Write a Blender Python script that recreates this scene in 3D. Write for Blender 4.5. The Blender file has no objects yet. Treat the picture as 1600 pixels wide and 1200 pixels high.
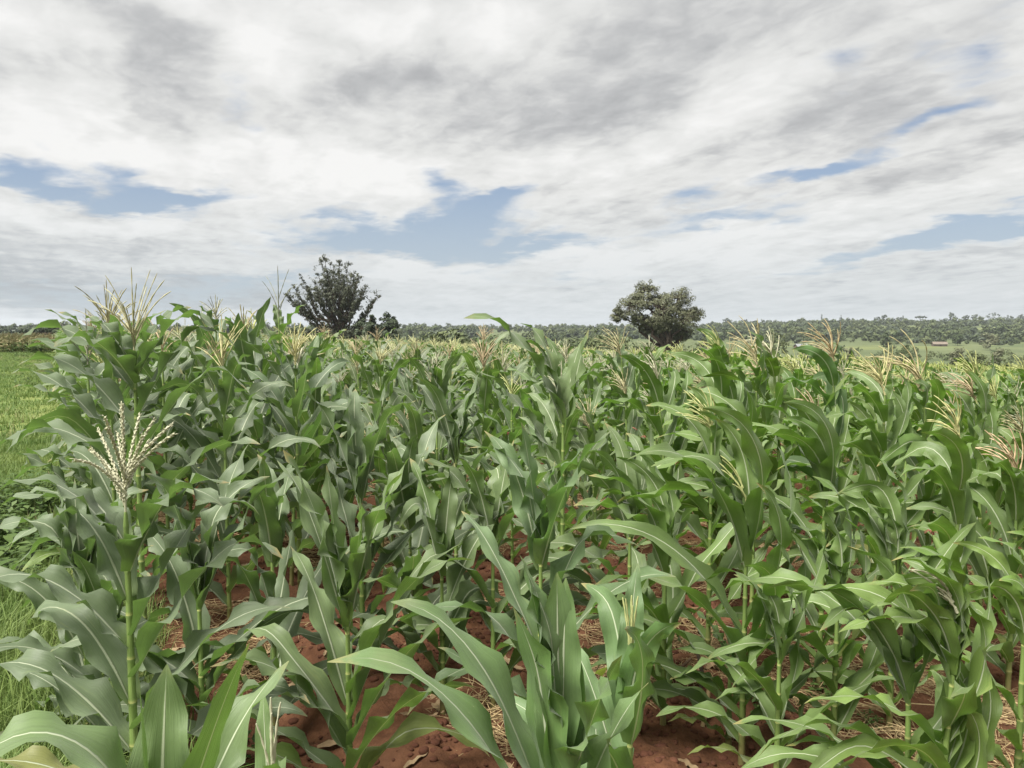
import bpy, math, random
import numpy as np
from mathutils import Vector, Matrix

PI = math.pi
R = math.radians
random.seed(7)
np.random.seed(7)
scene = bpy.context.scene
COL = scene.collection

# ------------------------------------------------------------------ camera
F = 1209.0                      # focal length in pixels of the 1600 px wide photograph
PITCH = math.atan(88.0 / F)     # horizon stands 88 px above the centre
EYE = Vector((0.0, 0.0, 1.65))
cam_data = bpy.data.cameras.new("camera")
cam_data.sensor_width = 36.0
cam_data.lens = 36.0 * F / 1600.0
cam_data.clip_start = 0.05
cam_data.clip_end = 9000.0
cam = bpy.data.objects.new("camera", cam_data)
COL.objects.link(cam)
cam.location = EYE
cam.rotation_euler = (PI / 2 - PITCH, 0, 0)
scene.camera = cam

# ------------------------------------------------------------------ sun, exposure
SUN_EL, SUN_AZ = R(60), R(-128)  # azimuth from +Y, clockwise seen from above
sun_data = bpy.data.lights.new("sun", 'SUN')
sun_data.energy = 4.9
sun_data.angle = R(32)
sun_data.color = (1.0, 0.965, 0.90)
sun = bpy.data.objects.new("sun", sun_data)
COL.objects.link(sun)
sv = Vector((math.sin(SUN_AZ) * math.cos(SUN_EL), math.cos(SUN_AZ) * math.cos(SUN_EL), math.sin(SUN_EL)))
sun.rotation_euler = sv.to_track_quat('Z', 'Y').to_euler()
scene.view_settings.view_transform = 'Standard'
scene.view_settings.look = 'None'
scene.view_settings.gamma = 1.0
scene.view_settings.use_curve_mapping = False
scene.view_settings.exposure = 1.08
scene.cycles.max_bounces = 7
scene.cycles.diffuse_bounces = 3
scene.cycles.transmission_bounces = 4
scene.cycles.use_denoising = True


# ------------------------------------------------------------------ node helper
class NT:
    def __init__(self, tree):
        self.t = tree
        tree.nodes.clear()

    def n(self, typ, ins=None, **props):
        nd = self.t.nodes.new(typ)
        for k, v in props.items():
            setattr(nd, k, v)
        for k, v in (ins or {}).items():
            s = nd.inputs[k]
            if isinstance(v, bpy.types.NodeSocket):
                self.t.links.new(v, s)
            else:
                s.default_value = v
        return nd

    def m(self, op, a, b=None, c=None, clamp=False):
        nd = self.t.nodes.new('ShaderNodeMath')
        nd.operation = op
        nd.use_clamp = clamp
        for i, v in enumerate((a, b, c)):
            if v is None:
                continue
            if isinstance(v, bpy.types.NodeSocket):
                self.t.links.new(v, nd.inputs[i])
            else:
                nd.inputs[i].default_value = v
        return nd.outputs[0]

    def v(self, op, a, b=None, c=None):
        nd = self.t.nodes.new('ShaderNodeVectorMath')
        nd.operation = op
        for i, v in enumerate((a, b, c)):
            if v is None:
                continue
            if isinstance(v, bpy.types.NodeSocket):
                self.t.links.new(v, nd.inputs[i])
            else:
                nd.inputs[i].default_value = v
        return nd.outputs['Value'] if op in ('DOT_PRODUCT', 'LENGTH') else nd.outputs[0]

    def scale(self, a, s):
        nd = self.t.nodes.new('ShaderNodeVectorMath')
        nd.operation = 'SCALE'
        self.t.links.new(a, nd.inputs[0])
        if isinstance(s, bpy.types.NodeSocket):
            self.t.links.new(s, nd.inputs['Scale'])
        else:
            nd.inputs['Scale'].default_value = s
        return nd.outputs[0]

    def mix(self, f, a, b, blend='MIX'):
        nd = self.t.nodes.new('ShaderNodeMix')
        nd.data_type = 'RGBA'
        nd.blend_type = blend
        for i, v in ((0, f), (6, a), (7, b)):
            s = nd.inputs[i]
            if isinstance(v, bpy.types.NodeSocket):
                self.t.links.new(v, s)
            elif i == 0:
                s.default_value = v
            else:
                s.default_value = tuple(v) + ((1,) if len(v) == 3 else ())
        return nd.outputs[2]

    def ramp(self, x, lo, hi, a=0.0, b=1.0, smooth=True):
        nd = self.t.nodes.new('ShaderNodeMapRange')
        nd.interpolation_type = 'SMOOTHSTEP' if smooth else 'LINEAR'
        nd.clamp = True
        self.t.links.new(x, nd.inputs[0])
        for i, v in ((1, lo), (2, hi), (3, a), (4, b)):
            nd.inputs[i].default_value = v
        return nd.outputs[0]

    def noise(self, vec, scale, detail=4.0, rough=0.5, dist=0.0, out=0):
        nd = self.n('ShaderNodeTexNoise', {'Scale': scale, 'Detail': detail, 'Roughness': rough, 'Distortion': dist})
        if vec is not None:
            self.t.links.new(vec, nd.inputs['Vector'])
        return nd.outputs[out]


def pix_dir(px, py):
    """unit direction from the eye through pixel (px, py) of the 1600 x 1200 photograph"""
    x, y = (px - 800) / F, (600 - py) / F
    c, s = math.cos(PITCH), math.sin(PITCH)
    return Vector((x, c + y * s, -s + y * c)).normalized()


# ------------------------------------------------------------------ sky
def make_world():
    w = bpy.data.worlds.new("World")
    scene.world = w
    w.use_nodes = True
    T = NT(w.node_tree)
    geo = T.n('ShaderNodeTexCoord')
    d = T.v('NORMALIZE', geo.outputs['Generated'])
    sky = T.n('ShaderNodeTexSky', sky_type='NISHITA', sun_disc=False, sun_elevation=SUN_EL, sun_rotation=SUN_AZ,
              altitude=1500.0, air_density=1.0, dust_density=1.6, ozone_density=1.2)
    sep = T.n('ShaderNodeSeparateXYZ', {0: d})
    z = T.m('MAXIMUM', sep.outputs[2], 0.0)
    zi = T.m('DIVIDE', 1.0, T.m('ADD', z, 0.10))
    # flat cloud deck seen from below: direction divided by its height
    P = T.v('MULTIPLY', d, T.n('ShaderNodeCombineXYZ', {0: zi, 1: zi, 2: 0.0}).outputs[0])
    Pr = T.n('ShaderNodeVectorRotate', {'Vector': P, 'Angle': R(-24)}, rotation_type='Z_AXIS').outputs[0]
    Ps = T.v('MULTIPLY', Pr, (1.0, 0.42, 1.0))        # drawn out by the wind
    warp = T.noise(P, 1.6, 5, 0.6, 0.0, 1)
    wv = T.v('SUBTRACT', warp, (0.5, 0.5, 0.5))
    warp2 = T.noise(d, 5.0, 4, 0.55, 0.0, 1)
    wv2 = T.v('SUBTRACT', warp2, (0.5, 0.5, 0.5))
    dw = T.v('ADD', T.v('ADD', d, T.scale(wv, 0.07)), T.scale(wv2, 0.075))

    def blob(px, py, rx, ry, tilt, amp):
        """a soft patch of the cloud deck, radii in degrees"""
        c = pix_dir(px, py)
        rt = c.cross(Vector((0, 0, 1))).normalized()
        up = rt.cross(c).normalized()
        ct, st = math.cos(R(tilt)), math.sin(R(tilt))
        a = (rt * ct + up * st) / R(rx)
        b = (up * ct - rt * st) / R(ry)
        u = T.m('SUBTRACT', T.v('DOT_PRODUCT', dw, tuple(a)), c.dot(a))
        v = T.m('SUBTRACT', T.v('DOT_PRODUCT', dw, tuple(b)), c.dot(b))
        e = T.m('ADD', T.m('MULTIPLY', u, u), T.m('MULTIPLY', v, v))
        return T.m('MULTIPLY', T.m('POWER', 2.718, T.m('MULTIPLY', e, -1.0)), amp)

    def total(items):
        acc = None
        for it in items:
            b = blob(*it)
            acc = b if acc is None else T.m('ADD', acc, b)
        return acc

    openings = total([
        (10, 255, 2.6, 0.6, -4, 0.62), (100, 292, 6.5, 0.62, -4, 0.72), (225, 282, 4.0, 0.9, -8, 0.62), (310, 305, 3.5, 0.7, 0, 0.45),
        (375, 165, 1.6, 1.8, 30, 0.36), (690, 290, 1.6, 1.0, -20, 0.62), (775, 315, 2.4, 0.8, 10, 0.72),
        (730, 348, 4.8, 1.5, 3, 0.85), (560, 368, 6.5, 1.2, 2, 0.80), (860, 388, 5.0, 0.9, 6, 0.62), (660, 392, 6.5, 1.1, 0, 0.62),
        (1075, 307, 2.0, 0.6, 12, 0.60), (1150, 338, 5.5, 0.9, 6, 0.56), (1330, 250, 3.6, 0.65, 16, 0.55), (1240, 278, 3.2, 0.5, 12, 0.45),
        (1460, 178, 3.4, 0.6, 14, 0.78), (1330, 115, 1.6, 1.4, 60, 0.40), (1440, 80, 1.8, 1.0, 20, 0.26), (1530, 90, 2.0, 1.2, 50, 0.28), (1560, 20, 4.5, 1.4, 40, 0.24),
        (1420, 375, 7.0, 0.9, 9, 0.75), (1570, 345, 4.0, 0.7, 8, 0.60), (1590, 300, 3.2, 0.55, 10, 0.5),
        (180, 455, 11.0, 1.4, 3, 0.48), (420, 440, 6, 0.8, 3, 0.42), (880, 430, 9, 0.7, 2, 0.32)])
    greys = total([
        (640, 115, 5.0, 1.8, 8, 0.75), (480, 180, 4.5, 1.8, 10, 0.35), (720, 175, 3.5, 1.8, 20, 0.5), (620, 215, 3.5, 1.5, 10, 0.45), (960, 90, 7.0, 2.6, 8, 0.42), (930, 185, 6.0, 1.6, 18, 0.70),
        (860, 160, 7.5, 2.0, 10, 0.35), (160, 20, 6.0, 1.6, -12, 0.6), (40, 105, 5.0, 1.1, -5, 0.45), (250, 140, 6.0, 2.2, -25, 0.5),
        (1180, 60, 8.0, 3.0, 14, 0.45), (1450, 120, 9, 4.0, 15, 0.40), (1200, 215, 7.0, 1.0, 14, 0.4), (1180, 300, 8, 0.7, 10, 0.3), (1540, 240, 6, 1.6, 14, 0.4), (1480, 400, 8.0, 0.45, 9, 0.5),
        (160, 365, 7.0, 0.6, -2, 0.45), (90, 440, 9.0, 1.6, 0, 1.25), (240, 470, 9, 1.1, 2, 1.0), (420, 465, 5, 0.8, 0, 0.35), (300, 60, 3, 1.5, 30, 0.35)])
    whites = total([
        (60, 60, 4, 2.2, 10, 0.5), (350, 60, 7, 1.6, -25, 0.55), (560, 30, 6, 1.5, 0, 0.45), (150, 220, 8, 1.5, -6, 0.6), (440, 240, 6, 2.2, -10, 0.45),
        (800, 40, 3.0, 2.0, 20, 0.45), (600, 285, 7, 1.3, 0, 0.3), (1150, 170, 5, 1.6, 20, 0.4), (1400, 300, 8, 0.9, 12, 0.5), (900, 240, 4, 1.5, 12, 0.3), (1300, 390, 6, 0.6, 9, 0.4),
        (1080, 380, 8, 1.0, 8, 0.4), (60, 340, 8, 0.8, 0, 0.5), (130, 425, 4, 0.6, 4, 0.7), (690, 430, 6, 0.6, 2, 0.55), (1000, 400, 7, 0.8, 3, 0.3), (60, 495, 7, 0.7, 0, 0.6)])
    n_big = T.noise(Ps, 1.1, 3, 0.5, 0.2)
    n_mid = T.noise(Ps, 3.0, 6, 0.56, 0.2)
    Pw = T.v('ADD', P, T.scale(wv, 0.30))
    Pf = T.v('MULTIPLY', T.n('ShaderNodeVectorRotate', {'Vector': Pw, 'Angle': R(-24)}, rotation_type='Z_AXIS').outputs[0], (1.0, 0.62, 1.0))
    n_fine = T.noise(Pf, 7.0, 6, 0.56, 0.1)
    vor = T.n('ShaderNodeTexVoronoi', {'Vector': T.v('ADD', Pf, T.scale(wv, 0.5)), 'Scale': 5.5, 'Detail': 2.5, 'Roughness': 0.55, 'Lacunarity': 2.1, 'Smoothness': 0.6},
                feature='SMOOTH_F1', normalize=True)
    puff = T.m('SUBTRACT', 0.42, vor.outputs['Distance'])
    n_off = T.noise(T.v('ADD', Pf, (-0.045, 0.035, 0.0)), 7.0, 4, 0.5, 0.1)
    relief = T.m('SUBTRACT', n_fine, n_off)
    # thin layers seen edge-on low over the land
    n_str = T.noise(T.v('MULTIPLY', dw, (3.2, 3.2, 46.0)), 1.0, 5, 0.55, 0.3)
    lowk = T.ramp(z, 0.05, 0.24, 1.0, 0.0)
    dens = T.m('ADD', T.m('MULTIPLY', n_mid, 0.45), T.m('ADD', T.m('MULTIPLY', n_fine, 0.78), T.m('MULTIPLY', n_big, 0.18)))
    dens = T.m('ADD', dens, T.m('MULTIPLY', T.m('MULTIPLY', T.m('SUBTRACT', n_str, 0.5), lowk), 0.55))
    dens = T.m('ADD', dens, T.m('MULTIPLY', puff, 0.30))
    dens = T.m('SUBTRACT', T.m('ADD', dens, 0.045), T.m('MULTIPLY', openings, 0.92))
    alpha = T.ramp(dens, 0.10, 0.62)
    # brightness of the deck: thin parts and edges glow, thick parts are grey
    sh = T.m('ADD', T.m('MULTIPLY', n_mid, 0.85), T.m('MULTIPLY', n_big, 0.5))
    sh = T.m('ADD', sh, T.m('MULTIPLY', n_fine, 0.36))
    sh = T.m('ADD', sh, T.m('MULTIPLY', relief, 0.4))
    sh = T.m('SUBTRACT', sh, T.m('MULTIPLY', puff, 0.55))
    sh = T.m('ADD', sh, T.m('MULTIPLY', T.m('MULTIPLY', T.m('SUBTRACT', n_str, 0.5), lowk), -0.9))
    sh = T.m('ADD', sh, T.m('MULTIPLY', T.m('SUBTRACT', greys, whites), 0.56))
    g = T.ramp(sh, 0.50, 1.50, 0.0, 1.0, False)
    ccol = T.n('ShaderNodeValToRGB', {0: g})
    el = ccol.color_ramp.elements
    el[0].position = 0.0
    el[0].color = (7.9, 7.85, 7.7, 1)
    el[1].position = 1.0
    el[1].color = (3.15, 3.2, 3.25, 1)
    e = el.new(0.36)
    e.color = (6.5, 6.5, 6.35, 1)
    e = el.new(0.66)
    e.color = (4.6, 4.65, 4.65, 1)
    # milky air towards the horizon
    hz = T.ramp(z, 0.0, 0.30, 0.75, 0.25)
    skyb = T.mix(1.0, sky.outputs[0], (1.08, 1.0, 0.98), 'MULTIPLY')
    skyc = T.mix(hz, skyb, (3.3, 4.05, 4.9))
    c1 = T.mix(T.m('MULTIPLY', alpha, 0.97), skyc, ccol.outputs[0])
    veil = T.ramp(z, 0.0, 0.17, 0.66, 0.0, False)
    c2 = T.mix(veil, c1, (4.6, 5.15, 5.5))
    bg = T.n('ShaderNodeBackground', {'Color': c2, 'Strength': 0.0565})
    out = T.n('ShaderNodeOutputWorld')
    T.t.links.new(bg.outputs[0], out.inputs[0])
    w.cycles.sampling_method = 'MANUAL'
    w.cycles.sample_map_resolution = 512


make_world()


# ------------------------------------------------------------------ numeric helpers
def hash2(ix, iy, seed):
    h = (ix.astype(np.int64) * 374761393 + iy.astype(np.int64) * 668265263 + seed * 974634777) & 0x7fffffff
    h = ((h ^ (h >> 13)) * 1274126177) & 0x7fffffff
    h = h ^ (h >> 16)
    return (h & 0xffff) / 65535.0


def vnoise(x, y, seed=0):
    ix, iy = np.floor(x), np.floor(y)
    fx, fy = x - ix, y - iy
    fx, fy = fx * fx * (3 - 2 * fx), fy * fy * (3 - 2 * fy)
    a, b = hash2(ix, iy, seed), hash2(ix + 1, iy, seed)
    c, d = hash2(ix, iy + 1, seed), hash2(ix + 1, iy + 1, seed)
    return (a + (b - a) * fx) * (1 - fy) + (c + (d - c) * fx) * fy


def fbm(x, y, oct_=4, seed=0):
    s, a, t = 0.0, 0.5, 0.0
    for o in range(oct_):
        s = s + a * vnoise(x, y, seed + o * 17)
        t += a
        a *= 0.5
        x, y = x * 2.03 + 11.3, y * 2.03 + 5.7
    return s / t


def sstep(x, a, b):
    t = np.clip((x - a) / (b - a), 0, 1)
    return t * t * (3 - 2 * t)


# field frame: w = metres right of the grassy edge, l = metres along the rows
RA = R(30.4)
ROWX, ROWY = -math.sin(RA), math.cos(RA)
PX_, PY_ = math.cos(RA), math.sin(RA)


def wl(x, y):
    return x * PX_ + y * PY_, x * ROWX + y * ROWY


def from_wl(w, l):
    return w * PX_ + l * ROWX, w * PY_ + l * ROWY


_FD = [0, 90, 160, 300, 450, 620, 800, 980, 1300, 2000, 4000]
_ZL = [0, -0.1, -0.3, -0.8, -1.5, -1.8, -1.5, -1.0, 0, 0, 0]
_ZC = [0, -1.4, -3.4, -5.0, -5.5, -4.0, -2.2, -0.3, 0.6, 1.0, 1.0]
_ZR = [0, -4.0, -7.8, -9.0, -7.8, -3.6, 1.8, 5.8, 7.5, 7.0, 6.0]


def terrain(x, y):
    x, y = np.asarray(x, float), np.asarray(y, float)
    w, l = wl(x, y)
    d = np.hypot(x, y)
    az = np.degrees(np.arctan2(x, y))
    sw = np.where(w > 0, np.sqrt(np.maximum(w, 0) ** 2 + 1.0) - 1.0, 0)
    near = -0.05 * np.minimum(sw, 90)
    zl, zc, zr = np.interp(d, _FD, _ZL), np.interp(d, _FD, _ZC), np.interp(d, _FD, _ZR)
    fl, fr = sstep(-az, 2, 24), sstep(az, 4, 24)
    far = zl * fl + zr * fr + zc * (1 - fl - fr)
    k = sstep(d, 70, 170)
    z = near * (1 - k) + far * k
    big = (fbm(x / 60.0, y / 60.0, 3, 5) - 0.5) * 2.4 * sstep(d, 120, 400)
    return z + big


def micro(x, y):
    """furrows, clods and hollows, only near the camera"""
    w, l = wl(x, y)
    d = np.hypot(x, y)
    k = 1 - sstep(d, 14, 30)
    infield = sstep(w, 0.0, 0.4)
    z = infield * 0.035 * np.cos(2 * PI * (w - 0.42) / 0.76)
    z = z + infield * (0.07 * (fbm(x * 2.2, y * 2.2, 3, 3) - 0.5) + 0.085 * (fbm(x * 7.0, y * 7.0, 3, 9) - 0.5) + 0.06 * np.maximum(fbm(x * 19, y * 19, 2, 21) - 0.5, 0))
    z = z + (1 - infield) * 0.10 * (fbm(x * 1.5, y * 1.5, 3, 4) - 0.5)
    return z * k


def gz(x, y):
    return float(terrain(x, y) + micro(np.asarray(x, float), np.asarray(y, float)))


def at(px, py, Y):
    """point on the ray through a pixel at the distance Y in front of the camera"""
    d = pix_dir(px, py)
    return EYE + d * (Y / d.y)


# ------------------------------------------------------------------ materials
def new_mat(name):
    m = bpy.data.materials.new(name)
    m.use_nodes = True
    return m, NT(m.node_tree)


def finish(T, shader, disp=None):
    o = T.n('ShaderNodeOutputMaterial')
    T.t.links.new(shader, o.inputs[0])


def mat_leaf(name, top, under, trans, rib, straw=0.35, tint_rand=0.22):
    m, T = new_mat(name)
    uv = T.n('ShaderNodeUVMap').outputs[0]
    s = T.n('ShaderNodeSeparateXYZ', {0: uv})
    u, v = s.outputs[0], s.outputs[1]
    oi = T.n('ShaderNodeObjectInfo')
    rnd = oi.outputs['Random']
    pos = T.n('ShaderNodeTexCoord').outputs['Object']
    au = T.m('ABSOLUTE', T.m('SUBTRACT', u, 0.5))
    ribw = T.m('SUBTRACT', 0.056, T.m('MULTIPLY', v, 0.034))
    ribm = T.m('SUBTRACT', 1.0, T.ramp(T.m('DIVIDE', au, ribw), 0.45, 1.0))
    ribm = T.m('MULTIPLY', ribm, T.ramp(v, 0.80, 1.0, 1.0, 0.15))
    # parallel veins
    su = T.n('ShaderNodeCombineXYZ', {0: T.m('MULTIPLY', u, 46.0), 1: T.m('MULTIPLY', v, 3.0), 2: T.m('MULTIPLY', rnd, 31.0)}).outputs[0]
    vein = T.noise(su, 1.0, 2, 0.6)
    big = T.noise(pos, 7.0, 3, 0.55)
    fine = T.noise(pos, 55.0, 3, 0.6)
    sw = T.n('ShaderNodeCombineXYZ', {0: T.m('MULTIPLY', u, 11.0), 1: T.m('MULTIPLY', v, 2.2), 2: T.m('MULTIPLY', rnd, 77.0)}).outputs[0]
    streak = T.noise(sw, 1.0, 4, 0.6)
    tone = T.m('ADD', 0.32, T.m('MULTIPLY', vein, 0.44))
    tone = T.m('ADD', tone, T.m('MULTIPLY', streak, 0.42))
    tone = T.m('ADD', tone, T.m('MULTIPLY', T.m('SUBTRACT', big, 0.5), 0.75))
    tone = T.m('ADD', tone, T.m('MULTIPLY', T.m('SUBTRACT', fine, 0.5), 0.18))
    tone = T.m('ADD', tone, T.m('ADD', 0.10 + 0.5 * tint_rand * 0, T.m('MULTIPLY', rnd, tint_rand)))
    bf = T.n('ShaderNodeNewGeometry').outputs['Backfacing']
    base = T.mix(bf, top, under)
    base = T.mix(1.0, base, oi.outputs['Color'], 'MULTIPLY')
    base = T.mix(1.0, base, T.n('ShaderNodeCombineColor', {0: tone, 1: tone, 2: tone}).outputs[0], 'MULTIPLY')
    # the collar and the lower blade are yellower
    col0 = T.m('MULTIPLY', T.ramp(v, 0.0, 0.16, 1.0, 0.0), 0.55)
    base = T.mix(col0, base, (0.17, 0.25, 0.05))
    base = T.mix(T.m('MULTIPLY', ribm, 0.82), base, rib)
    yel = T.m('MULTIPLY', T.ramp(streak, 0.60, 0.74), T.ramp(rnd, 0.45, 0.9))
    base = T.mix(T.m('MULTIPLY', yel, 0.45), base, (0.24, 0.27, 0.08))
    # dry tips, torn margins and feeding marks
    tipn = T.m('ADD', T.m('ADD', v, T.m('MULTIPLY', T.m('SUBTRACT', fine, 0.5), 0.10)), T.m('MULTIPLY', au, 0.06))
    tip = T.m('MULTIPLY', T.ramp(tipn, 0.93, 1.0), T.ramp(rnd, 0.25, 0.8, 0.15, 1.0))
    base = T.mix(T.m('MULTIPLY', tip, straw * 2), base, (0.34, 0.25, 0.10))
    spv = T.n('ShaderNodeCombineXYZ', {0: T.m('MULTIPLY', u, 26.0), 1: T.m('MULTIPLY', v, 24.0), 2: T.m('MULTIPLY', rnd, 57.0)}).outputs[0]
    spot = T.ramp(T.noise(spv, 1.0, 3, 0.55), 0.725, 0.765)
    base = T.mix(T.m('MULTIPLY', spot, 0.55), base, (0.36, 0.38, 0.22))
    dust = T.ramp(T.noise(pos, 4.0, 4, 0.65), 0.55, 0.8)
    base = T.mix(T.m('MULTIPLY', dust, 0.22), base, (0.30, 0.24, 0.17))
    rough = T.m('ADD', 0.42, T.m('MULTIPLY', big, 0.2))
    hgt = T.m('ADD', T.m('MULTIPLY', vein, 0.5), T.m('MULTIPLY', ribm, 1.2))
    bump = T.n('ShaderNodeBump', {'Strength': 0.55, 'Distance': 0.004, 'Height': hgt})
    p = T.n('ShaderNodeBsdfPrincipled', {'Base Color': base, 'Roughness': rough, 'Normal': bump.outputs[0], 'Specular IOR Level': 0.45,
                                         'Sheen Weight': 0.12, 'Sheen Roughness': 0.5})
    tcol = T.mix(1.0, T.mix(T.m('MULTIPLY', ribm, 0.6), trans, (0.22, 0.28, 0.08)), oi.outputs['Color'], 'MULTIPLY')
    tr = T.n('ShaderNodeBsdfTranslucent', {'Color': tcol, 'Normal': bump.outputs[0]})
    mx = T.n('ShaderNodeMixShader', {0: 0.30, 1: p.outputs[0], 2: tr.outputs[0]})
    finish(T, mx.outputs[0])
    return m


M_LEAF = mat_leaf('maize_leaf', (0.120, 0.163, 0.090), (0.100, 0.152, 0.064), (0.14, 0.26, 0.05), (0.50, 0.55, 0.38))


def mat_stalk():
    m, T = new_mat('maize_stalk')
    uv = T.n('ShaderNodeUVMap').outputs[0]
    s = T.n('ShaderNodeSeparateXYZ', {0: uv})
    v = T.m('FRACT', s.outputs[1])
    oi = T.n('ShaderNodeObjectInfo')
    st = T.noise(T.n('ShaderNodeCombineXYZ', {0: T.m('MULTIPLY', s.outputs[0], 24.0), 1: T.m('MULTIPLY', s.outputs[1], 1.2), 2: T.m('MULTIPLY', oi.outputs['Random'], 20.0)}).outputs[0], 1.0, 3, 0.6)
    c = T.mix(st, (0.12, 0.19, 0.045), (0.21, 0.29, 0.085))
    c = T.mix(T.m('MULTIPLY', T.ramp(v, 0.0, 0.10, 1.0, 0.0), 0.8), c, (0.36, 0.36, 0.13))
    c = T.mix(T.m('MULTIPLY', T.ramp(v, 0.90, 0.97), 0.6), c, (0.10, 0.15, 0.04))
    low = T.ramp(s.outputs[1], 0.0, 2.2, 0.75, 0.0)
    c = T.mix(low, c, (0.22, 0.16, 0.07))
    b = T.n('ShaderNodeBump', {'Strength': 0.3, 'Distance': 0.003, 'Height': st})
    p = T.n('ShaderNodeBsdfPrincipled', {'Base Color': c, 'Roughness': 0.5, 'Normal': b.outputs[0]})
    finish(T, p.outputs[0])
    return m


M_STALK = mat_stalk()


def mat_simple(name, c1, c2, scale=20.0, rough=0.7, trans=0.0, rand=0.3, spec=0.3, coord='Object', tcol=None, tint=False, detail=4):
    m, T = new_mat(name)
    pos = T.n('ShaderNodeNewGeometry').outputs['Position'] if coord == 'World' else T.n('ShaderNodeTexCoord').outputs[coord]
    oi = T.n('ShaderNodeObjectInfo')
    n = T.noise(pos, scale, detail, 0.6)
    f = T.m('ADD', T.m('MULTIPLY', T.m('SUBTRACT', n, 0.5), 1.8), T.m('ADD', 0.5 - rand / 2, T.m('MULTIPLY', oi.outputs['Random'], rand)), None, True)
    c = T.mix(f, c1, c2)
    if tint:
        c = T.mix(1.0, c, oi.outputs['Color'], 'MULTIPLY')
    p = T.n('ShaderNodeBsdfPrincipled', {'Base Color': c, 'Roughness': rough, 'Specular IOR Level': spec})
    sh = p.outputs[0]
    if trans > 0:
        tr = T.n('ShaderNodeBsdfTranslucent', {'Color': c if tcol is None else tuple(tcol) + (1,)})
        sh = T.n('ShaderNodeMixShader', {0: trans, 1: sh, 2: tr.outputs[0]}).outputs[0]
    finish(T, sh)
    return m


M_TASSEL = mat_simple('tassel_straw', (0.37, 0.36, 0.235), (0.58, 0.57, 0.415), 60, 0.75, 0.2, 0.5, tint=True)
M_HUSK = mat_simple('ear_husk', (0.12, 0.20, 0.05), (0.20, 0.29, 0.09), 30, 0.55, 0.15)
M_SILK = mat_simple('ear_silk', (0.16, 0.05, 0.035), (0.30, 0.13, 0.08), 60, 0.6)
M_GRASS = mat_simple('grass_blades', (0.072, 0.140, 0.028), (0.205, 0.265, 0.075), 0.7, 0.6, 0.3, 0.5, coord='World')
M_WEED = mat_simple('weed_leaves', (0.045, 0.085, 0.02), (0.10, 0.15, 0.04), 6, 0.5, 0.25, 0.6)
M_STRAW = mat_simple('dry_straw', (0.19, 0.125, 0.06), (0.42, 0.32, 0.17), 9, 0.8, 0.0, 0.8)
M_DEAD = mat_simple('dead_leaf', (0.13, 0.085, 0.045), (0.28, 0.20, 0.115), 14, 0.85, 0.0, 0.8)
M_CLOD = mat_simple('soil_clod', (0.060, 0.025, 0.016), (0.115, 0.050, 0.031), 30, 0.95, 0.0, 0.5, 0.1)
M_BARK = mat_simple('bark', (0.055, 0.042, 0.032), (0.13, 0.10, 0.078), 3.0, 0.9, 0, 0.3, 0.1)
M_TREE1 = mat_simple('thorn_foliage', (0.040, 0.050, 0.030), (0.085, 0.092, 0.055), 0.5, 0.6, 0.15, 0.3)
M_TREE2 = mat_simple('olive_foliage', (0.095, 0.105, 0.058), (0.185, 0.190, 0.108), 0.45, 0.6, 0.2, 0.3)
M_TREE3 = mat_simple('dark_foliage', (0.034, 0.050, 0.026), (0.070, 0.090, 0.042), 0.35, 0.6, 0.15, 0.4)
M_BUSH = mat_simple('scrub_foliage', (0.055, 0.078, 0.030), (0.108, 0.128, 0.052), 0.22, 0.7, 0.15, 0.9)
M_STICK = mat_simple('dead_wood', (0.10, 0.06, 0.04), (0.24, 0.16, 0.10), 14, 0.85)
M_DRYCROP = mat_simple('drying_crop', (0.10, 0.115, 0.04), (0.26, 0.22, 0.115), 2.0, 0.8, 0.2, 0.9)
M_ROOF = mat_simple('sheet_roof', (0.15, 0.16, 0.16), (0.22, 0.23, 0.23), 0.8, 0.5)
M_RUST = mat_simple('rusty_roof', (0.12, 0.095, 0.075), (0.19, 0.155, 0.12), 0.8, 0.7)
M_MUD = mat_simple('mud_wall', (0.11, 0.085, 0.065), (0.17, 0.13, 0.10), 1.0, 0.9)
M_DOOR = mat_simple('plank_door', (0.05, 0.035, 0.025), (0.09, 0.06, 0.04), 3.0, 0.8)


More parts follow.
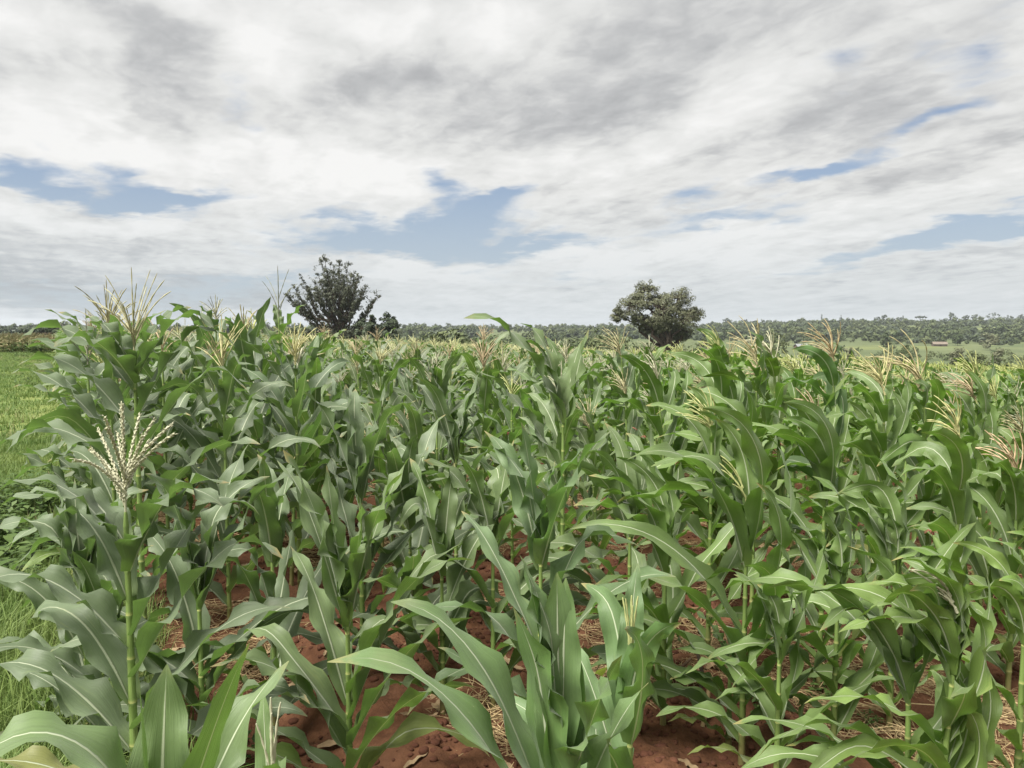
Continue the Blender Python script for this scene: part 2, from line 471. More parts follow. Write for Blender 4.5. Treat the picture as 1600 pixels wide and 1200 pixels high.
def mat_ground():
    m, T = new_mat('ground')
    pos = T.n('ShaderNodeNewGeometry').outputs['Position']
    w = T.v('DOT_PRODUCT', pos, (PX_, PY_, 0))
    l = T.v('DOT_PRODUCT', pos, (ROWX, ROWY, 0))
    flat = T.v('MULTIPLY', pos, (1, 1, 0))
    dist = T.v('LENGTH', flat)
    n1 = T.noise(pos, 1.4, 5, 0.6)
    n2 = T.noise(pos, 9.0, 6, 0.65)
    n3 = T.noise(pos, 60.0, 4, 0.65)
    s = T.mix(T.ramp(n2, 0.30, 0.70), (0.075, 0.034, 0.018), (0.165, 0.077, 0.041))
    s = T.mix(T.m('MULTIPLY', T.ramp(n1, 0.45, 0.7), 0.6), s, (0.155, 0.080, 0.047))
    s = T.mix(T.m('MULTIPLY', n3, 0.5), s, (0.065, 0.028, 0.018))
    # grass ground
    gn = T.noise(pos, 0.35, 6, 0.65)
    gg = T.mix(gn, (0.090, 0.130, 0.036), (0.20, 0.225, 0.075))
    gg = T.mix(T.m('MULTIPLY', T.ramp(n2, 0.5, 0.75), 0.5), gg, (0.19, 0.15, 0.075))
    wn = T.m('ADD', w, T.m('MULTIPLY', T.m('SUBTRACT', n1, 0.5), 0.9))
    infield = T.ramp(wn, -0.1, 0.35)
    near = T.mix(infield, gg, s)
    # valley and far hillside: plots of crop, pasture and scrub
    pv = T.n('ShaderNodeTexVoronoi', {'Vector': T.v('MULTIPLY', flat, (0.011, 0.020, 0.0)), 'Scale': 1.0, 'Randomness': 0.9})
    pr = T.n('ShaderNodeSeparateColor', {0: pv.outputs['Color']}).outputs[0]
    fn = T.noise(pos, 0.03, 6, 0.65)
    f1 = T.mix(pr, (0.075, 0.096, 0.044), (0.122, 0.138, 0.064))
    f1 = T.mix(T.m('MULTIPLY', T.ramp(pr, 0.80, 0.86), 0.6), f1, (0.14, 0.16, 0.055))
    f1 = T.mix(T.ramp(fn, 0.35, 0.7, 0.0, 0.75), f1, (0.060, 0.078, 0.036))
    far = T.ramp(T.m('ADD', dist, T.m('MULTIPLY', n1, 8.0)), 92.0, 104.0)
    c = T.mix(far, near, f1)
    b = T.n('ShaderNodeBump', {'Strength': 0.75, 'Distance': 0.03, 'Height': T.m('ADD', n2, T.m('MULTIPLY', n3, 0.35))})
    p = T.n('ShaderNodeBsdfPrincipled', {'Base Color': c, 'Roughness': 0.95, 'Specular IOR Level': 0.1, 'Normal': b.outputs[0]})
    finish(T, p.outputs[0])
    return m


# ------------------------------------------------------------------ mesh helpers
class Geo:
    """collects vertices, faces and UVs (per vertex)"""

    def __init__(self):
        self.v, self.f, self.uv, self.n = [], [], [], 0

    def add(self, verts, faces, uvs=None):
        verts = np.asarray(verts, float).reshape(-1, 3)
        self.v.append(verts)
        self.f.extend([tuple(i + self.n for i in fc) for fc in faces])
        self.uv.append(np.zeros((len(verts), 2)) if uvs is None else np.asarray(uvs, float))
        self.n += len(verts)

    def grid(self, pts, nu, nv, uvs=None, closed=False):
        """pts: nv rows of nu points"""
        fs = []
        for j in range(nv - 1):
            for i in range(nu if closed else nu - 1):
                k = (i + 1) % nu
                fs.append((j * nu + i, j * nu + k, (j + 1) * nu + k, (j + 1) * nu + i))
        self.add(pts, fs, uvs)

    def mesh(self, name, mat, smooth=True):
        me = bpy.data.meshes.new(name)
        v = np.concatenate(self.v) if self.v else np.zeros((0, 3))
        me.from_pydata(v.tolist(), [], self.f)
        uv = np.concatenate(self.uv)
        lay = me.uv_layers.new(name='UVMap')
        li = np.empty(len(me.loops), np.int32)
        me.loops.foreach_get('vertex_index', li)
        lay.data.foreach_set('uv', uv[li].astype(np.float32).ravel())
        if smooth:
            me.polygons.foreach_set('use_smooth', np.ones(len(me.polygons), bool))
        me.materials.append(mat)
        me.update()
        return me


def link(name, me, parent=None, loc=None):
    o = bpy.data.objects.new(name, me)
    COL.objects.link(o)
    if parent is not None:
        o.parent = parent
    if loc is not None:
        o.location = loc
    return o


def tag(o, label=None, cat=None, group=None, kind=None):
    for k, v in (('label', label), ('category', cat), ('group', group), ('kind', kind)):
        if v:
            o[k] = v
    return o


def empty(name, loc, label, cat, group=None):
    o = bpy.data.objects.new(name, None)
    o.empty_display_size = 0.1
    COL.objects.link(o)
    o.location = loc
    return tag(o, label, cat, group)


def quads_mesh(name, V, mat, tri=False):
    """V: (n, 4, 3) or (n, 3, 3) loose faces"""
    k = V.shape[1]
    n = V.shape[0]
    me = bpy.data.meshes.new(name)
    me.vertices.add(n * k)
    me.vertices.foreach_set('co', V.reshape(-1).astype(np.float32))
    me.loops.add(n * k)
    me.loops.foreach_set('vertex_index', np.arange(n * k, dtype=np.int32))
    me.polygons.add(n)
    me.polygons.foreach_set('loop_start', np.arange(0, n * k, k, dtype=np.int32))
    me.polygons.foreach_set('loop_total', np.full(n, k, np.int32))
    me.materials.append(mat)
    me.update(calc_edges=True)
    return me


def tube(g, pts, rad, sides=6, vscale=1.0, cap=True):
    pts = [Vector(p) for p in pts]
    n = len(pts)
    rows, uvs = [], []
    ref = Vector((0.31, 0.87, 0.38))
    for i, p in enumerate(pts):
        t = (pts[min(i + 1, n - 1)] - pts[max(i - 1, 0)])
        t = t.normalized() if t.length > 1e-9 else Vector((0, 0, 1))
        a = t.cross(ref)
        if a.length < 0.05:
            a = t.cross(Vector((1, 0, 0)))
        a.normalize()
        b = t.cross(a)
        r = rad[i] if hasattr(rad, '__len__') else rad
        for k in range(sides):
            q = 2 * PI * k / sides
            rows.append(p + (a * math.cos(q) + b * math.sin(q)) * r)
            uvs.append((k / sides, vscale * i))
    g.grid([tuple(p) for p in rows], sides, n, uvs, closed=True)
    if cap:
        last = [tuple(p) for p in rows[-sides:]]
        g.add(last, [tuple(range(sides))], [(0, 0)] * sides)


# ------------------------------------------------------------------ ground
def make_ground():
    az = np.concatenate([np.arange(-50, 50, 0.36), np.arange(50, 310, 3.0)])
    az = np.radians(az)
    r = [0.25]
    while r[-1] < 2600:
        q = r[-1]
        r.append(q * (1.013 if q < 14 else 1.035))
    r = np.array(r)
    A, RR = np.meshgrid(az, r)
    X, Y = np.sin(A) * RR, np.cos(A) * RR
    Z = terrain(X, Y) + micro(X, Y)
    n, k = A.shape
    verts = np.stack([X, Y, Z], -1).reshape(-1, 3)
    c = np.array([[0, 0, gz(0, 0)]])
    verts = np.concatenate([verts, c])
    idx = np.arange(n * k).reshape(n, k)
    a, b = idx[:-1], idx[1:]
    q = np.stack([a, b, np.roll(b, -1, 1), np.roll(a, -1, 1)], -1).reshape(-1, 4)
    me = bpy.data.meshes.new('ground')
    nf = len(q)
    me.vertices.add(len(verts))
    me.vertices.foreach_set('co', verts.astype(np.float32).ravel())
    fan = np.stack([np.full(k, n * k), idx[0], np.roll(idx[0], -1)], -1)
    loops = np.concatenate([q.ravel(), fan.ravel()])
    starts = np.concatenate([np.arange(nf) * 4, nf * 4 + np.arange(k) * 3])
    tot = np.concatenate([np.full(nf, 4), np.full(k, 3)])
    me.loops.add(len(loops))
    me.loops.foreach_set('vertex_index', loops.astype(np.int32))
    me.polygons.add(len(starts))
    me.polygons.foreach_set('loop_start', starts.astype(np.int32))
    me.polygons.foreach_set('loop_total', tot.astype(np.int32))
    me.update(calc_edges=True)
    me.flip_normals()
    me.polygons.foreach_set('use_smooth', np.ones(len(me.polygons), bool))
    me.materials.append(mat_ground())
    if me.polygons[0].normal.z < 0:
        me.flip_normals()
    tag(link('ground', me), kind='structure')


make_ground()


# ------------------------------------------------------------------ scattering (only for what nobody could count)
def scatter(name, protos, pos, rotz, scl, mat=None, tilt=None, kind='stuff'):
    """protos: meshes; real copies through geometry nodes, one object"""
    n = len(pos)
    me = bpy.data.meshes.new(name)
    me.vertices.add(n)
    me.vertices.foreach_set('co', np.asarray(pos, np.float32).ravel())
    a = me.attributes.new('rot', 'FLOAT_VECTOR', 'POINT')
    rot = np.zeros((n, 3), np.float32)
    if tilt is not None:
        rot[:, :2] = tilt
    rot[:, 2] = rotz
    a.data.foreach_set('vector', rot.ravel())
    a = me.attributes.new('scl', 'FLOAT', 'POINT')
    a.data.foreach_set('value', np.asarray(scl, np.float32))
    a = me.attributes.new('idx', 'INT', 'POINT')
    a.data.foreach_set('value', np.random.randint(0, len(protos), n).astype(np.int32))
    ob = link(name, me)
    ng = bpy.data.node_groups.new(name + '_copies', 'GeometryNodeTree')
    ng.interface.new_socket('Geometry', in_out='INPUT', socket_type='NodeSocketGeometry')
    ng.interface.new_socket('Geometry', in_out='OUTPUT', socket_type='NodeSocketGeometry')
    N, L = ng.nodes, ng.links
    gi, go = N.new('NodeGroupInput'), N.new('NodeGroupOutput')
    join = N.new('GeometryNodeJoinGeometry')
    for i, pm in enumerate(protos):
        po = bpy.data.objects.new(name + '_source', pm)      # source of the copies, itself not in the scene
        oi = N.new('GeometryNodeObjectInfo')
        oi.inputs['Object'].default_value = po
        oi.transform_space = 'ORIGINAL'
        g2 = N.new('GeometryNodeGeometryToInstance')
        L.new(oi.outputs['Geometry'], g2.inputs[0])
        L.new(g2.outputs[0], join.inputs[0])

    def attr(nm, typ):
        x = N.new('GeometryNodeInputNamedAttribute')
        x.data_type = typ
        x.inputs['Name'].default_value = nm
        return x.outputs[0]
    iop = N.new('GeometryNodeInstanceOnPoints')
    L.new(gi.outputs[0], iop.inputs['Points'])
    L.new(join.outputs[0], iop.inputs['Instance'])
    iop.inputs['Pick Instance'].default_value = True
    L.new(attr('idx', 'INT'), iop.inputs['Instance Index'])
    er = N.new('FunctionNodeEulerToRotation')
    L.new(attr('rot', 'FLOAT_VECTOR'), er.inputs[0])
    L.new(er.outputs[0], iop.inputs['Rotation'])
    L.new(attr('scl', 'FLOAT'), iop.inputs['Scale'])
    L.new(iop.outputs[0], go.inputs[0])
    md = ob.modifiers.new('copies', 'NODES')
    md.node_group = ng
    ob['kind'] = kind
    return ob


# ------------------------------------------------------------------ maize
def leaf_geo(base, az, L, W, e0, droop, wind, segs, cols, rs, kink=None, ruffle=1.0, twist=0.0, roll=0.0, flat=False, sway=0.0):
    """one blade: starts at base (Vector), leaves at azimuth az and elevation e0, arches under its weight and the wind"""
    d = Vector((math.cos(az) * math.cos(e0), math.sin(az) * math.cos(e0), math.sin(e0)))
    s = Vector((-math.sin(az), math.cos(az), 0.0)) * -1.0
    W, L = W * 1.27, L * 0.87
    p = Vector(base)
    ph = [rs.uniform(0, 6.28), rs.uniform(0, 6.28)]
    fr = [rs.uniform(2.6, 4.2), rs.uniform(2.6, 4.2)]
    amp = [rs.uniform(0.5, 1.25), rs.uniform(0.5, 1.25)]
    us = np.linspace(-1, 1, cols)
    if cols >= 7:
        us = np.sign(us) * np.abs(us) ** 1.15
    rows, uvs = [], []
    ds = L / segs
    side = Vector((-math.sin(az), math.cos(az), 0))
    if roll:
        s = Matrix.Rotation(roll, 3, d) @ s
    for i in range(segs + 1):
        t = i / segs
        if i:
            flex = 0.25 + 1.5 * t * t if not flat else t
            d = d + Vector((0, 0, -1)) * (droop * flex * (1.0 / segs))
            if wind is not None:
                d = d + Vector(wind) * ((0.25 + 1.3 * t) / segs)
            if sway:
                d = d + side * (sway * (0.3 + t) / segs)
            if kink and abs(t - kink[0]) < 0.16:
                d = d + Vector((0, 0, -1)) * (kink[1] * 5.2 / segs * (1 - abs(t - kink[0]) / 0.16))
            d.normalize()
            s = s - d * s.dot(d)
            s.normalize()
            if twist:
                s = Matrix.Rotation(twist / segs, 3, d) @ s
            p = p + d * ds
        n = s.cross(d)
        wd = W * min(1.0, 0.55 + 2.2 * t) * max(1 - t ** 2.7, 0.0) ** 0.85
        if t < 0.05:
            wd = W * 0.45
        wd = max(wd, W * 0.02)
        fold = (0.55 * (1 - t) ** 2.2 + 0.07)
        env = min(1.0, t * 4.5) * (1 - t ** 6)
        for u in us:
            sd = 0 if u < 0 else 1
            au = abs(u)
            rf = ruffle * amp[sd] * W * au ** 1.7 * env * (0.24 * math.sin(2 * PI * fr[sd] * t + ph[sd]) + 0.06 * math.sin(2 * PI * fr[sd] * 2.7 * t + ph[1 - sd]))
            q = p + s * (u * wd * 0.5 * (1 - 0.22 * fold)) + n * (au ** 1.15 * wd * 0.5 * fold + rf) + d * (au * rf * 0.25)
            rows.append((q.x, q.y, q.z))
            uvs.append((u * 0.5 + 0.5, t))
    g = Geo()
    g.grid(rows, cols, segs + 1, uvs)
    return g


def tassel_geos(base, length, nb, rs, lean, detail, droopy=1.0, spread=0.9):
    """list of Geo: central spike first, then branches"""
    out = []

    def spike(p0, d0, ln, droop, r):
        pts = [Vector(p0)]
        d = Vector(d0).normalized()
        n = 9 if detail >= 1 else 4
        for i in range(n):
            d = (d + Vector((0, 0, -1)) * droop * (0.2 + (i / n)) / n + Vector(lean) * 0.8 / n).normalized()
            pts.append(pts[-1] + d * ln / n)
        g = Geo()
        if detail >= 2:
            tube(g, pts, [r * 0.5] * (n + 1), 4)
            ns = int(ln / 0.0036)
            for k in range(ns):
                t = 0.10 + 0.90 * (k + rs.random() * 0.6) / ns
                f = t * n
                i = min(int(f), n - 1)
                p = pts[i].lerp(pts[i + 1], f - i)
                dd = (pts[i + 1] - pts[i]).normalized()
                a = dd.cross(Vector((math.cos(k * 2.4), math.sin(k * 2.4), 0.2))).normalized()
                b = dd.cross(a)
                h = 0.0125 * rs.uniform(0.75, 1.25)
                wd = r * 0.42 * (1.1 - 0.5 * t)
                c = p + a * (r * 0.45)
                tip = c + dd * h + a * r * 0.5 - Vector((0, 0, 0.002))
                g.add([tuple(c - dd * h * 0.1), tuple(c + dd * h * .45 + b * wd + a * wd * .5), tuple(tip), tuple(c + dd * h * .45 - b * wd + a * wd * .5), tuple(c + dd * h * .4 - a * wd * .6)],
                      [(0, 1, 2, 3), (0, 4, 1), (4, 2, 1), (4, 3, 2), (0, 3, 4)])
        elif detail == 1:
            rr = [r * (0.55 if (i % 2) else 1.15) * (1.15 - 0.55 * i / n) for i in range(n + 1)]
            tube(g, pts, rr, 4)
        else:
            tube(g, pts, [r * 1.1, r * 1.3, r * 1.2, r, r * 0.5], 3, cap=False)
        return g
    up = (Vector((0, 0, 1)) + Vector(lean) * 0.35).normalized()
    base = Vector(base)
    out.append(spike(base, up, length, 0.0, (0.0085 if detail == 2 else 0.0050) if detail >= 1 else 0.0065))
    for k in range(nb):
        a = k * 2.399 + rs.uniform(-0.4, 0.4)
        sp = rs.uniform(0.30, 1.0) * spread
        d = up + Vector((math.cos(a), math.sin(a), 0)) * sp
        h = length * rs.uniform(0.02, 0.36)
        out.append(spike(base + up * h, d, length * rs.uniform(0.5, 0.8), droopy * rs.uniform(0.3, 1.4), (0.0062 if detail == 2 else 0.0040) if detail >= 1 else 0.0050))
    return out


def merge(geos):
    g = Geo()
    for q in geos:
        g.v += q.v
        g.uv += q.uv
        g.f += [tuple(i + g.n for i in f) for f in q.f]
        g.n += q.n
    return g


def plant_geos(seed, H, kind='tassel', nleaf=11, az0=None, wind=None, lean=(0, 0), L=0.72, W=0.088, segs=12, cols=7, detail=1,
               leaves=None, ear=False, erect=0.0, tlen=None, ruffle=1.0, nb=None, bare=0.0, thick=1.0):
    """-> list of (part name, Geo, material, sub-parts)"""
    rs = random.Random(seed)
    parts = []
    if tlen is None:
        tlen = rs.uniform(0.24, 0.33)
    hs = H - tlen if kind == 'tassel' else H * 0.70
    hs = max(hs, 0.25)
    lean = Vector((lean[0], lean[1], 0))
    az0 = rs.uniform(0, 2 * PI) if az0 is None else az0

    def axis(h):
        t = h / hs
        return Vector((lean.x * t ** 1.6 * hs, lean.y * t ** 1.6 * hs, h))
    # stalk with nodes and sheaths
    nn = max(6, int(hs / 0.125))
    g = Geo()
    pts, rad, vv = [], [], []
    for i in range(nn):
        for q, k in ((0.0, 1.16), (0.10, 1.05), (0.5, 1.0), (0.92, 1.05), (0.97, 1.26)):
            h = hs * (i + q) / nn
            pts.append(axis(h))
            rad.append(thick * (0.0125 * (1 - 0.62 * h / hs) * k + 0.0012))
            vv.append(i + q)
    sides = 8 if detail >= 2 else (6 if detail == 1 else 4)
    if detail == 0:
        pts, rad, vv = pts[::5] + [pts[-1]], rad[::5] + [rad[-1]], vv[::5] + [vv[-1]]
    if kind == 'tassel':
        pts.append(axis(hs) + Vector((lean.x, lean.y, 1)).normalized() * tlen * 0.12)
        rad.append(0.004)
        vv.append(nn - 0.5)
    k0 = g.n
    tube(g, pts, rad, sides)
    uvn = g.uv[0]
    for i, x in enumerate(vv):
        uvn[i * sides:(i + 1) * sides, 1] = x
    parts.append(('stalk', g, M_STALK, []))
    if leaves is None:
        leaves = []
        for k in range(nleaf):
            t = (k + 0.6) / nleaf
            h = hs * (0.06 + bare + (0.94 - bare) * t)
            top = t > 0.8
            prof = 0.62 + 0.62 * math.sin(PI * min(1, 0.16 + 0.78 * t)) - 0.20 * (t > 0.93)
            if kind == 'tassel':
                prof -= 0.20 * max(0.0, t - 0.72) / 0.28
            e0 = R(47 + 24 * t + rs.uniform(-9, 9) + erect * 14 * t)
            if kind != 'tassel' and t > 0.6:
                e0 = R(72 + 14 * (t - 0.6) / 0.4 + rs.uniform(-5, 3))
                h = hs * (0.62 + 0.36 * t) + 0.0
            droop = rs.uniform(1.4, 2.6) * (1.0 - 0.30 * erect) * (0.75 if top else 1.0)
            kink = None
            if rs.random() < 0.22:
                kink = (rs.uniform(0.45, 0.8), rs.uniform(0.7, 1.5))
            leaves.append(dict(h=h, az=az0 + k * PI + rs.gauss(0, 0.42), L=L * prof * rs.uniform(0.88, 1.08), W=W * (0.72 + 0.36 * math.sin(PI * min(1, 0.15 + 0.75 * t))),
                               e0=e0, droop=droop, kink=kink, twist=rs.gauss(0, 0.55), sway=rs.gauss(0, 0.35)))
    for lf in leaves:
        a = lf['az']
        h = min(lf['h'], hs)
        b = axis(h) + Vector((math.cos(a), math.sin(a), 0)) * 0.009
        lg = leaf_geo(b, a, lf['L'], lf['W'], lf['e0'], lf['droop'], lf.get('wind', wind), segs, cols, rs, lf.get('kink'), lf.get('ruffle', ruffle), lf.get('twist', 0), lf.get('roll', 0), False, lf.get('sway', 0))
        parts.append(('leaf', lg, M_LEAF, []))
    if kind == 'tassel' or kind == 'young':
        nb = nb or rs.randint(12, 19)
        ln = Vector((lean.x * 0.8, lean.y * 0.8, 0))
        if wind is not None:
            ln = ln + Vector(wind) * 0.75
        if kind == 'young':
            tl, spread, nb = 0.20, 0.22, 5
            bs = axis(hs) + Vector((0, 0, 0.10))
        else:
            tl, spread, bs = tlen, 0.88, axis(hs) + Vector((0, 0, tlen * 0.10))
            tl *= 0.9
        ts = tassel_geos(bs, tl, nb, rs, ln, 1 if kind == 'young' else detail, spread=spread)
        if detail >= 2 and kind == 'tassel':
            parts.append(('tassel', ts[0], M_TASSEL, [('tassel_branch', x, M_TASSEL) for x in ts[1:]]))
        else:
            parts.append(('tassel', merge(ts), M_TASSEL, []))
    if ear:
        a = az0 + rs.uniform(0.8, 1.8)
        b = axis(hs * 0.50)
        dr = Vector((math.cos(a) * 0.5, math.sin(a) * 0.5, 0.86)).normalized()
        g = Geo()
        tube(g, [b + dr * x for x in (0.0, 0.04, 0.09, 0.14, 0.18, 0.205)], [0.008, 0.018, 0.023, 0.021, 0.014, 0.006], 8)
        sg = Geo()
        for k in range(12):
            q = k * 2.4
            o = Vector((math.cos(q), math.sin(q), 0)) * rs.uniform(0.01, 0.028)
            tip = b + dr * 0.20
            tube(sg, [tip, tip + dr * 0.03 + o * 0.6, tip + dr * 0.035 + o * 1.6 - Vector((0, 0, 0.02))], [0.003, 0.003, 0.0015], 3)
        parts.append(('ear', g, M_HUSK, [('silk', sg, M_SILK)]))
    return parts


def mesh_parts(parts):
    return [(n, g.mesh('maize_' + n, m), [(sn, sg.mesh('maize_' + sn, sm)) for sn, sg, sm in sub]) for n, g, m, sub in parts]


def put_plant(meshes, loc, rz, scale, label, group, tint, ttint=(1, 1, 1), labels=None, name='maize_plant'):
    root = empty(name, loc, label, 'maize plant', group)
    root.rotation_euler = (0, 0, rz)
    root.scale = (scale, scale, scale)
    low = 0
    for n, me, sub in meshes:
        o = bpy.data.objects.new(n, me)
        COL.objects.link(o)
        o.parent = root
        o.color = tuple(ttint if n == 'tassel' else tint) + (1,)
        if n == 'leaf':
            low += 1
            if low <= 2 and random.random() < 0.16:
                o.color = random.choice([(1.5, 1.35, .62, 1), (1.3, 1.4, .6, 1), (1.7, 1.3, .75, 1)])
        for sn, sm in sub:
            s = bpy.data.objects.new(sn, sm)
            COL.objects.link(s)
            s.parent = o
            s.color = o.color
    return root


BLUE = (1.02, 1.0, 0.96)
MID = (1.05, 1.07, 0.80)
VIVID = (1.03, 1.15, 0.60)
LIME = (1.2, 1.32, 0.58)
PALE = (1.0, 1.0, 1.0)
PINK = (1.0, 0.82, 0.74)
GREEN_T = (0.95, 1.02, 0.62)
GREY_T = (0.52, 0.55, 0.55)
WL = (-1.15, 0.10, 0.05)          # the wind blows to the left
WH = (-0.65, 0.08, 0.0)
heroes = []


def hero(px, Y, top, label, seed, group='maize plants at the near edge of the field', py=900, dz=0.0, tint=MID, ttint=PALE, **kw):
    """px: column of the stalk, Y: metres ahead, top: photo row of the plant's highest point"""
    p = at(px, py, Y)
    z = gz(p.x, p.y)
    H = (at(px, top, Y).z - z) * 1.0
    if 'nleaf' in kw:
        kw['nleaf'] = int(kw['nleaf'] * 1.35)
    kw.setdefault('segs', 18 if Y < 3.4 else 14)
    kw.setdefault('cols', 9 if Y < 3.4 else 7)
    kw.setdefault('detail', 2 if Y < 2.6 else 1)
    parts = plant_geos(seed, H, **kw)
    put_plant(mesh_parts(parts), (p.x, p.y, z - 0.015), 0, 1.0, label, group, tint, ttint)
    heroes.append((p.x, p.y))


def lf(h, az, L, W, e0, droop, kink=None, twist=0.0, sway=0.0, roll=0.0, wind=None, ruffle=1.0):
    return dict(h=h, az=R(az), L=L, W=W, e0=R(e0), droop=droop, kink=kink, twist=twist, sway=sway, roll=roll, wind=wind, ruffle=ruffle)


# --- hand-placed plants of the near rows, from the photograph
hero(235, 1.22, 985, "broad-leaved young maize plant without tassel cropped at the bottom left corner", 101, py=1150, tint=(1.12, 1.2, 0.85), kind='whorl',
     leaves=[lf(.30, 30, .5, .07, 45, 2.2), lf(.42, 215, .55, .085, 45, 2.0), lf(.82, 205, .46, .100, 74, 4.2, twist=-.2, ruffle=.5), lf(.70, 85, .44, .105, 84, .6, ruffle=.6, twist=.3),
             lf(.70, 12, .52, .060, 74, .6, roll=-.8, ruffle=.3), lf(.66, 48, .52, .09, 68, 1.4), lf(.74, 140, .36, .025, 86, .3, roll=.9, ruffle=.2), lf(.6, 320, .42, .05, 60, 1.6), lf(.55, 25, .45, .085, 60, 1.6)])
hero(425, 1.55, 1115, "small maize plant with pale emerging tassel tips cropped by the bottom border", 143, py=1180, tint=(1.1, 1.2, .8), kind='young', L=.38, W=.05, nleaf=7)
hero(200, 2.1, 622, "maize plant with the large cream tassel spreading over broad grey-green leaves", 102, py=900, tint=BLUE, kind='tassel', nb=15, tlen=.34, ear=False, thick=1.1,
     leaves=[lf(.30, 190, .62, .085, 45, 2.0), lf(.36, 20, .62, .085, 50, 2.0), lf(.48, 172, .68, .095, 52, 2.4), lf(.55, 5, .66, .09, 58, 1.7, twist=.4), lf(.62, 160, .60, .095, 62, 3.2, twist=-.4),
             lf(.70, 12, .70, .098, 62, 1.5, (.85, 1.2)), lf(.78, 185, .58, .095, 56, 2.6), lf(.82, 25, .66, .095, 66, 1.3, (.82, 1.6)), lf(.92, 150, .52, .09, 60, 2.6, twist=.5),
             lf(1.0, 350, .50, .09, 66, 1.8, (.7, 1.0)), lf(1.06, 195, .46, .085, 62, 2.6), lf(1.04, 10, .42, .08, 62, 2.2), lf(1.08, 165, .32, .08, 58, 2.4)])
hero(545, 2.55, 757, "untasselled maize plant in the second row with one upright leaf in its whorl", 103, py=1100, tint=MID, kind='whorl', L=.66, W=.085, nleaf=13, az0=R(175), erect=.6)
hero(875, 1.62, 800, "big light green maize plant without tassel cropped at the bottom middle", 104, py=1150, tint=(1.05, 1.22, .80), kind='whorl', thick=1.1,
     leaves=[lf(.30, 205, .52, .08, 46, 2.0), lf(.34, 20, .46, .075, 60, 1.6), lf(.50, 188, .90, .108, 70, 2.3, twist=-.25, ruffle=.6), lf(.58, 170, .80, .115, 74, 2.3, twist=-.2, ruffle=.6),
             lf(.56, 10, .50, .085, 72, 1.2), lf(.62, 205, .62, .105, 84, .7, (.75, .9), roll=.4, ruffle=.5), lf(.66, 330, .48, .085, 76, .9), lf(.72, 140, .50, .10, 86, .7, (.7, .8), ruffle=.5), lf(.76, 100, .50, .10, 87, .5, ruffle=.4),
             lf(.80, 70, .44, .08, 86, .5, ruffle=.5), lf(.84, 165, .44, .09, 82, .9, ruffle=.5), lf(.88, 150, .42, .05, 86, .5, (.55, 1.6))])
hero(985, 2.0, 925, "small maize plant with a green tassel just emerging beside the big light green plant", 105, py=1100, tint=(.95, 1.12, .8), ttint=GREEN_T, kind='young', L=.5, W=.075, nleaf=9, az0=R(100), erect=1.0)
hero(845, 2.85, 658, "maize plant with a single tall upright pale leaf rising behind the big light green plant", 106, py=800, tint=(1.0, 1.1, .9), kind='whorl', L=.62, W=.085, nleaf=11, az0=R(165), erect=.8)
hero(1165, 3.0, 655, "bushy maize plant with leaves streaming to the left and a green half-hidden tassel", 107, py=900, tint=VIVID, ttint=GREEN_T, kind='young', L=.78, W=.085, nleaf=13, az0=R(170), wind=WL, erect=.7)
hero(1216, 2.78, 872, "short slim maize plant standing alone on bare red soil with four arching lower leaves", 108, py=1100, tint=VIVID, kind='whorl', L=.5, W=.065, nleaf=9, az0=R(175), wind=WH, erect=.4)
hero(1140, 3.15, 960, "stunted maize plant with thin leaves on the red soil behind the dry stick", 109, py=1080, tint=VIVID, kind='whorl', L=.36, W=.05, nleaf=7, wind=WH)
hero(1478, 2.3, 830, "yellow-green maize plant with a cream tassel bursting from its ragged top", 110, py=1000, tint=LIME, ttint=PALE, kind='young', L=.52, W=.064, nleaf=15, az0=R(178), wind=(-1.7, .15, -.05), erect=.6, lean=(.04, 0))
hero(1424, 2.42, 905, "maize plant with leaves blown left standing close beside the yellow-green ragged plant", 111, py=1100, tint=VIVID, kind='whorl', L=.66, W=.072, nleaf=11, az0=R(170), wind=WL, lean=(-.02, 0))
hero(1600, 2.55, 790, "half-cropped maize plant with one upright lime leaf at the right edge", 112, py=1000, tint=LIME, kind='whorl', L=.46, W=.055, nleaf=11, wind=(-1.5, .1, 0), az0=R(165))
hero(1290, 3.7, 585, "tall maize plant topped by wind-folded leaves, right of the bushy plant", 113, py=720, tint=VIVID, kind='whorl', L=.70, W=.085, nleaf=12, wind=WL, erect=.7)
hero(1500, 3.6, 608, "maize plant with a bright yellow drooping tassel near the right edge", 114, py=720, tint=VIVID, ttint=(1.05, 1.05, .70), kind='tassel', L=.62, W=.08, nleaf=11, wind=WL, ear=True)
hero(1590, 3.7, 650, "maize plant at the right edge with a small pinkish upright tassel", 115, py=760, tint=VIVID, ttint=(1.1, .85, .75), kind='tassel', L=.6, W=.075, nleaf=11, wind=WL)
hero(178, 2.75, 880, "low maize plant with crumpled leaves between the grass and the cream-tasselled plant", 116, py=1090, tint=BLUE, kind='whorl', L=.55, W=.085, nleaf=9)
hero(130, 2.95, 745, "maize plant leaning over the grass behind the cream-tasselled plant", 117, py=900, tint=BLUE, kind='whorl', L=.50, W=.09, nleaf=11, az0=R(185))
hero(425, 3.15, 695, "maize plant with two upright strap leaves standing in bare soil behind the second row", 118, py=860, tint=BLUE, kind='whorl', L=.55, W=.08, nleaf=10, erect=1.0)
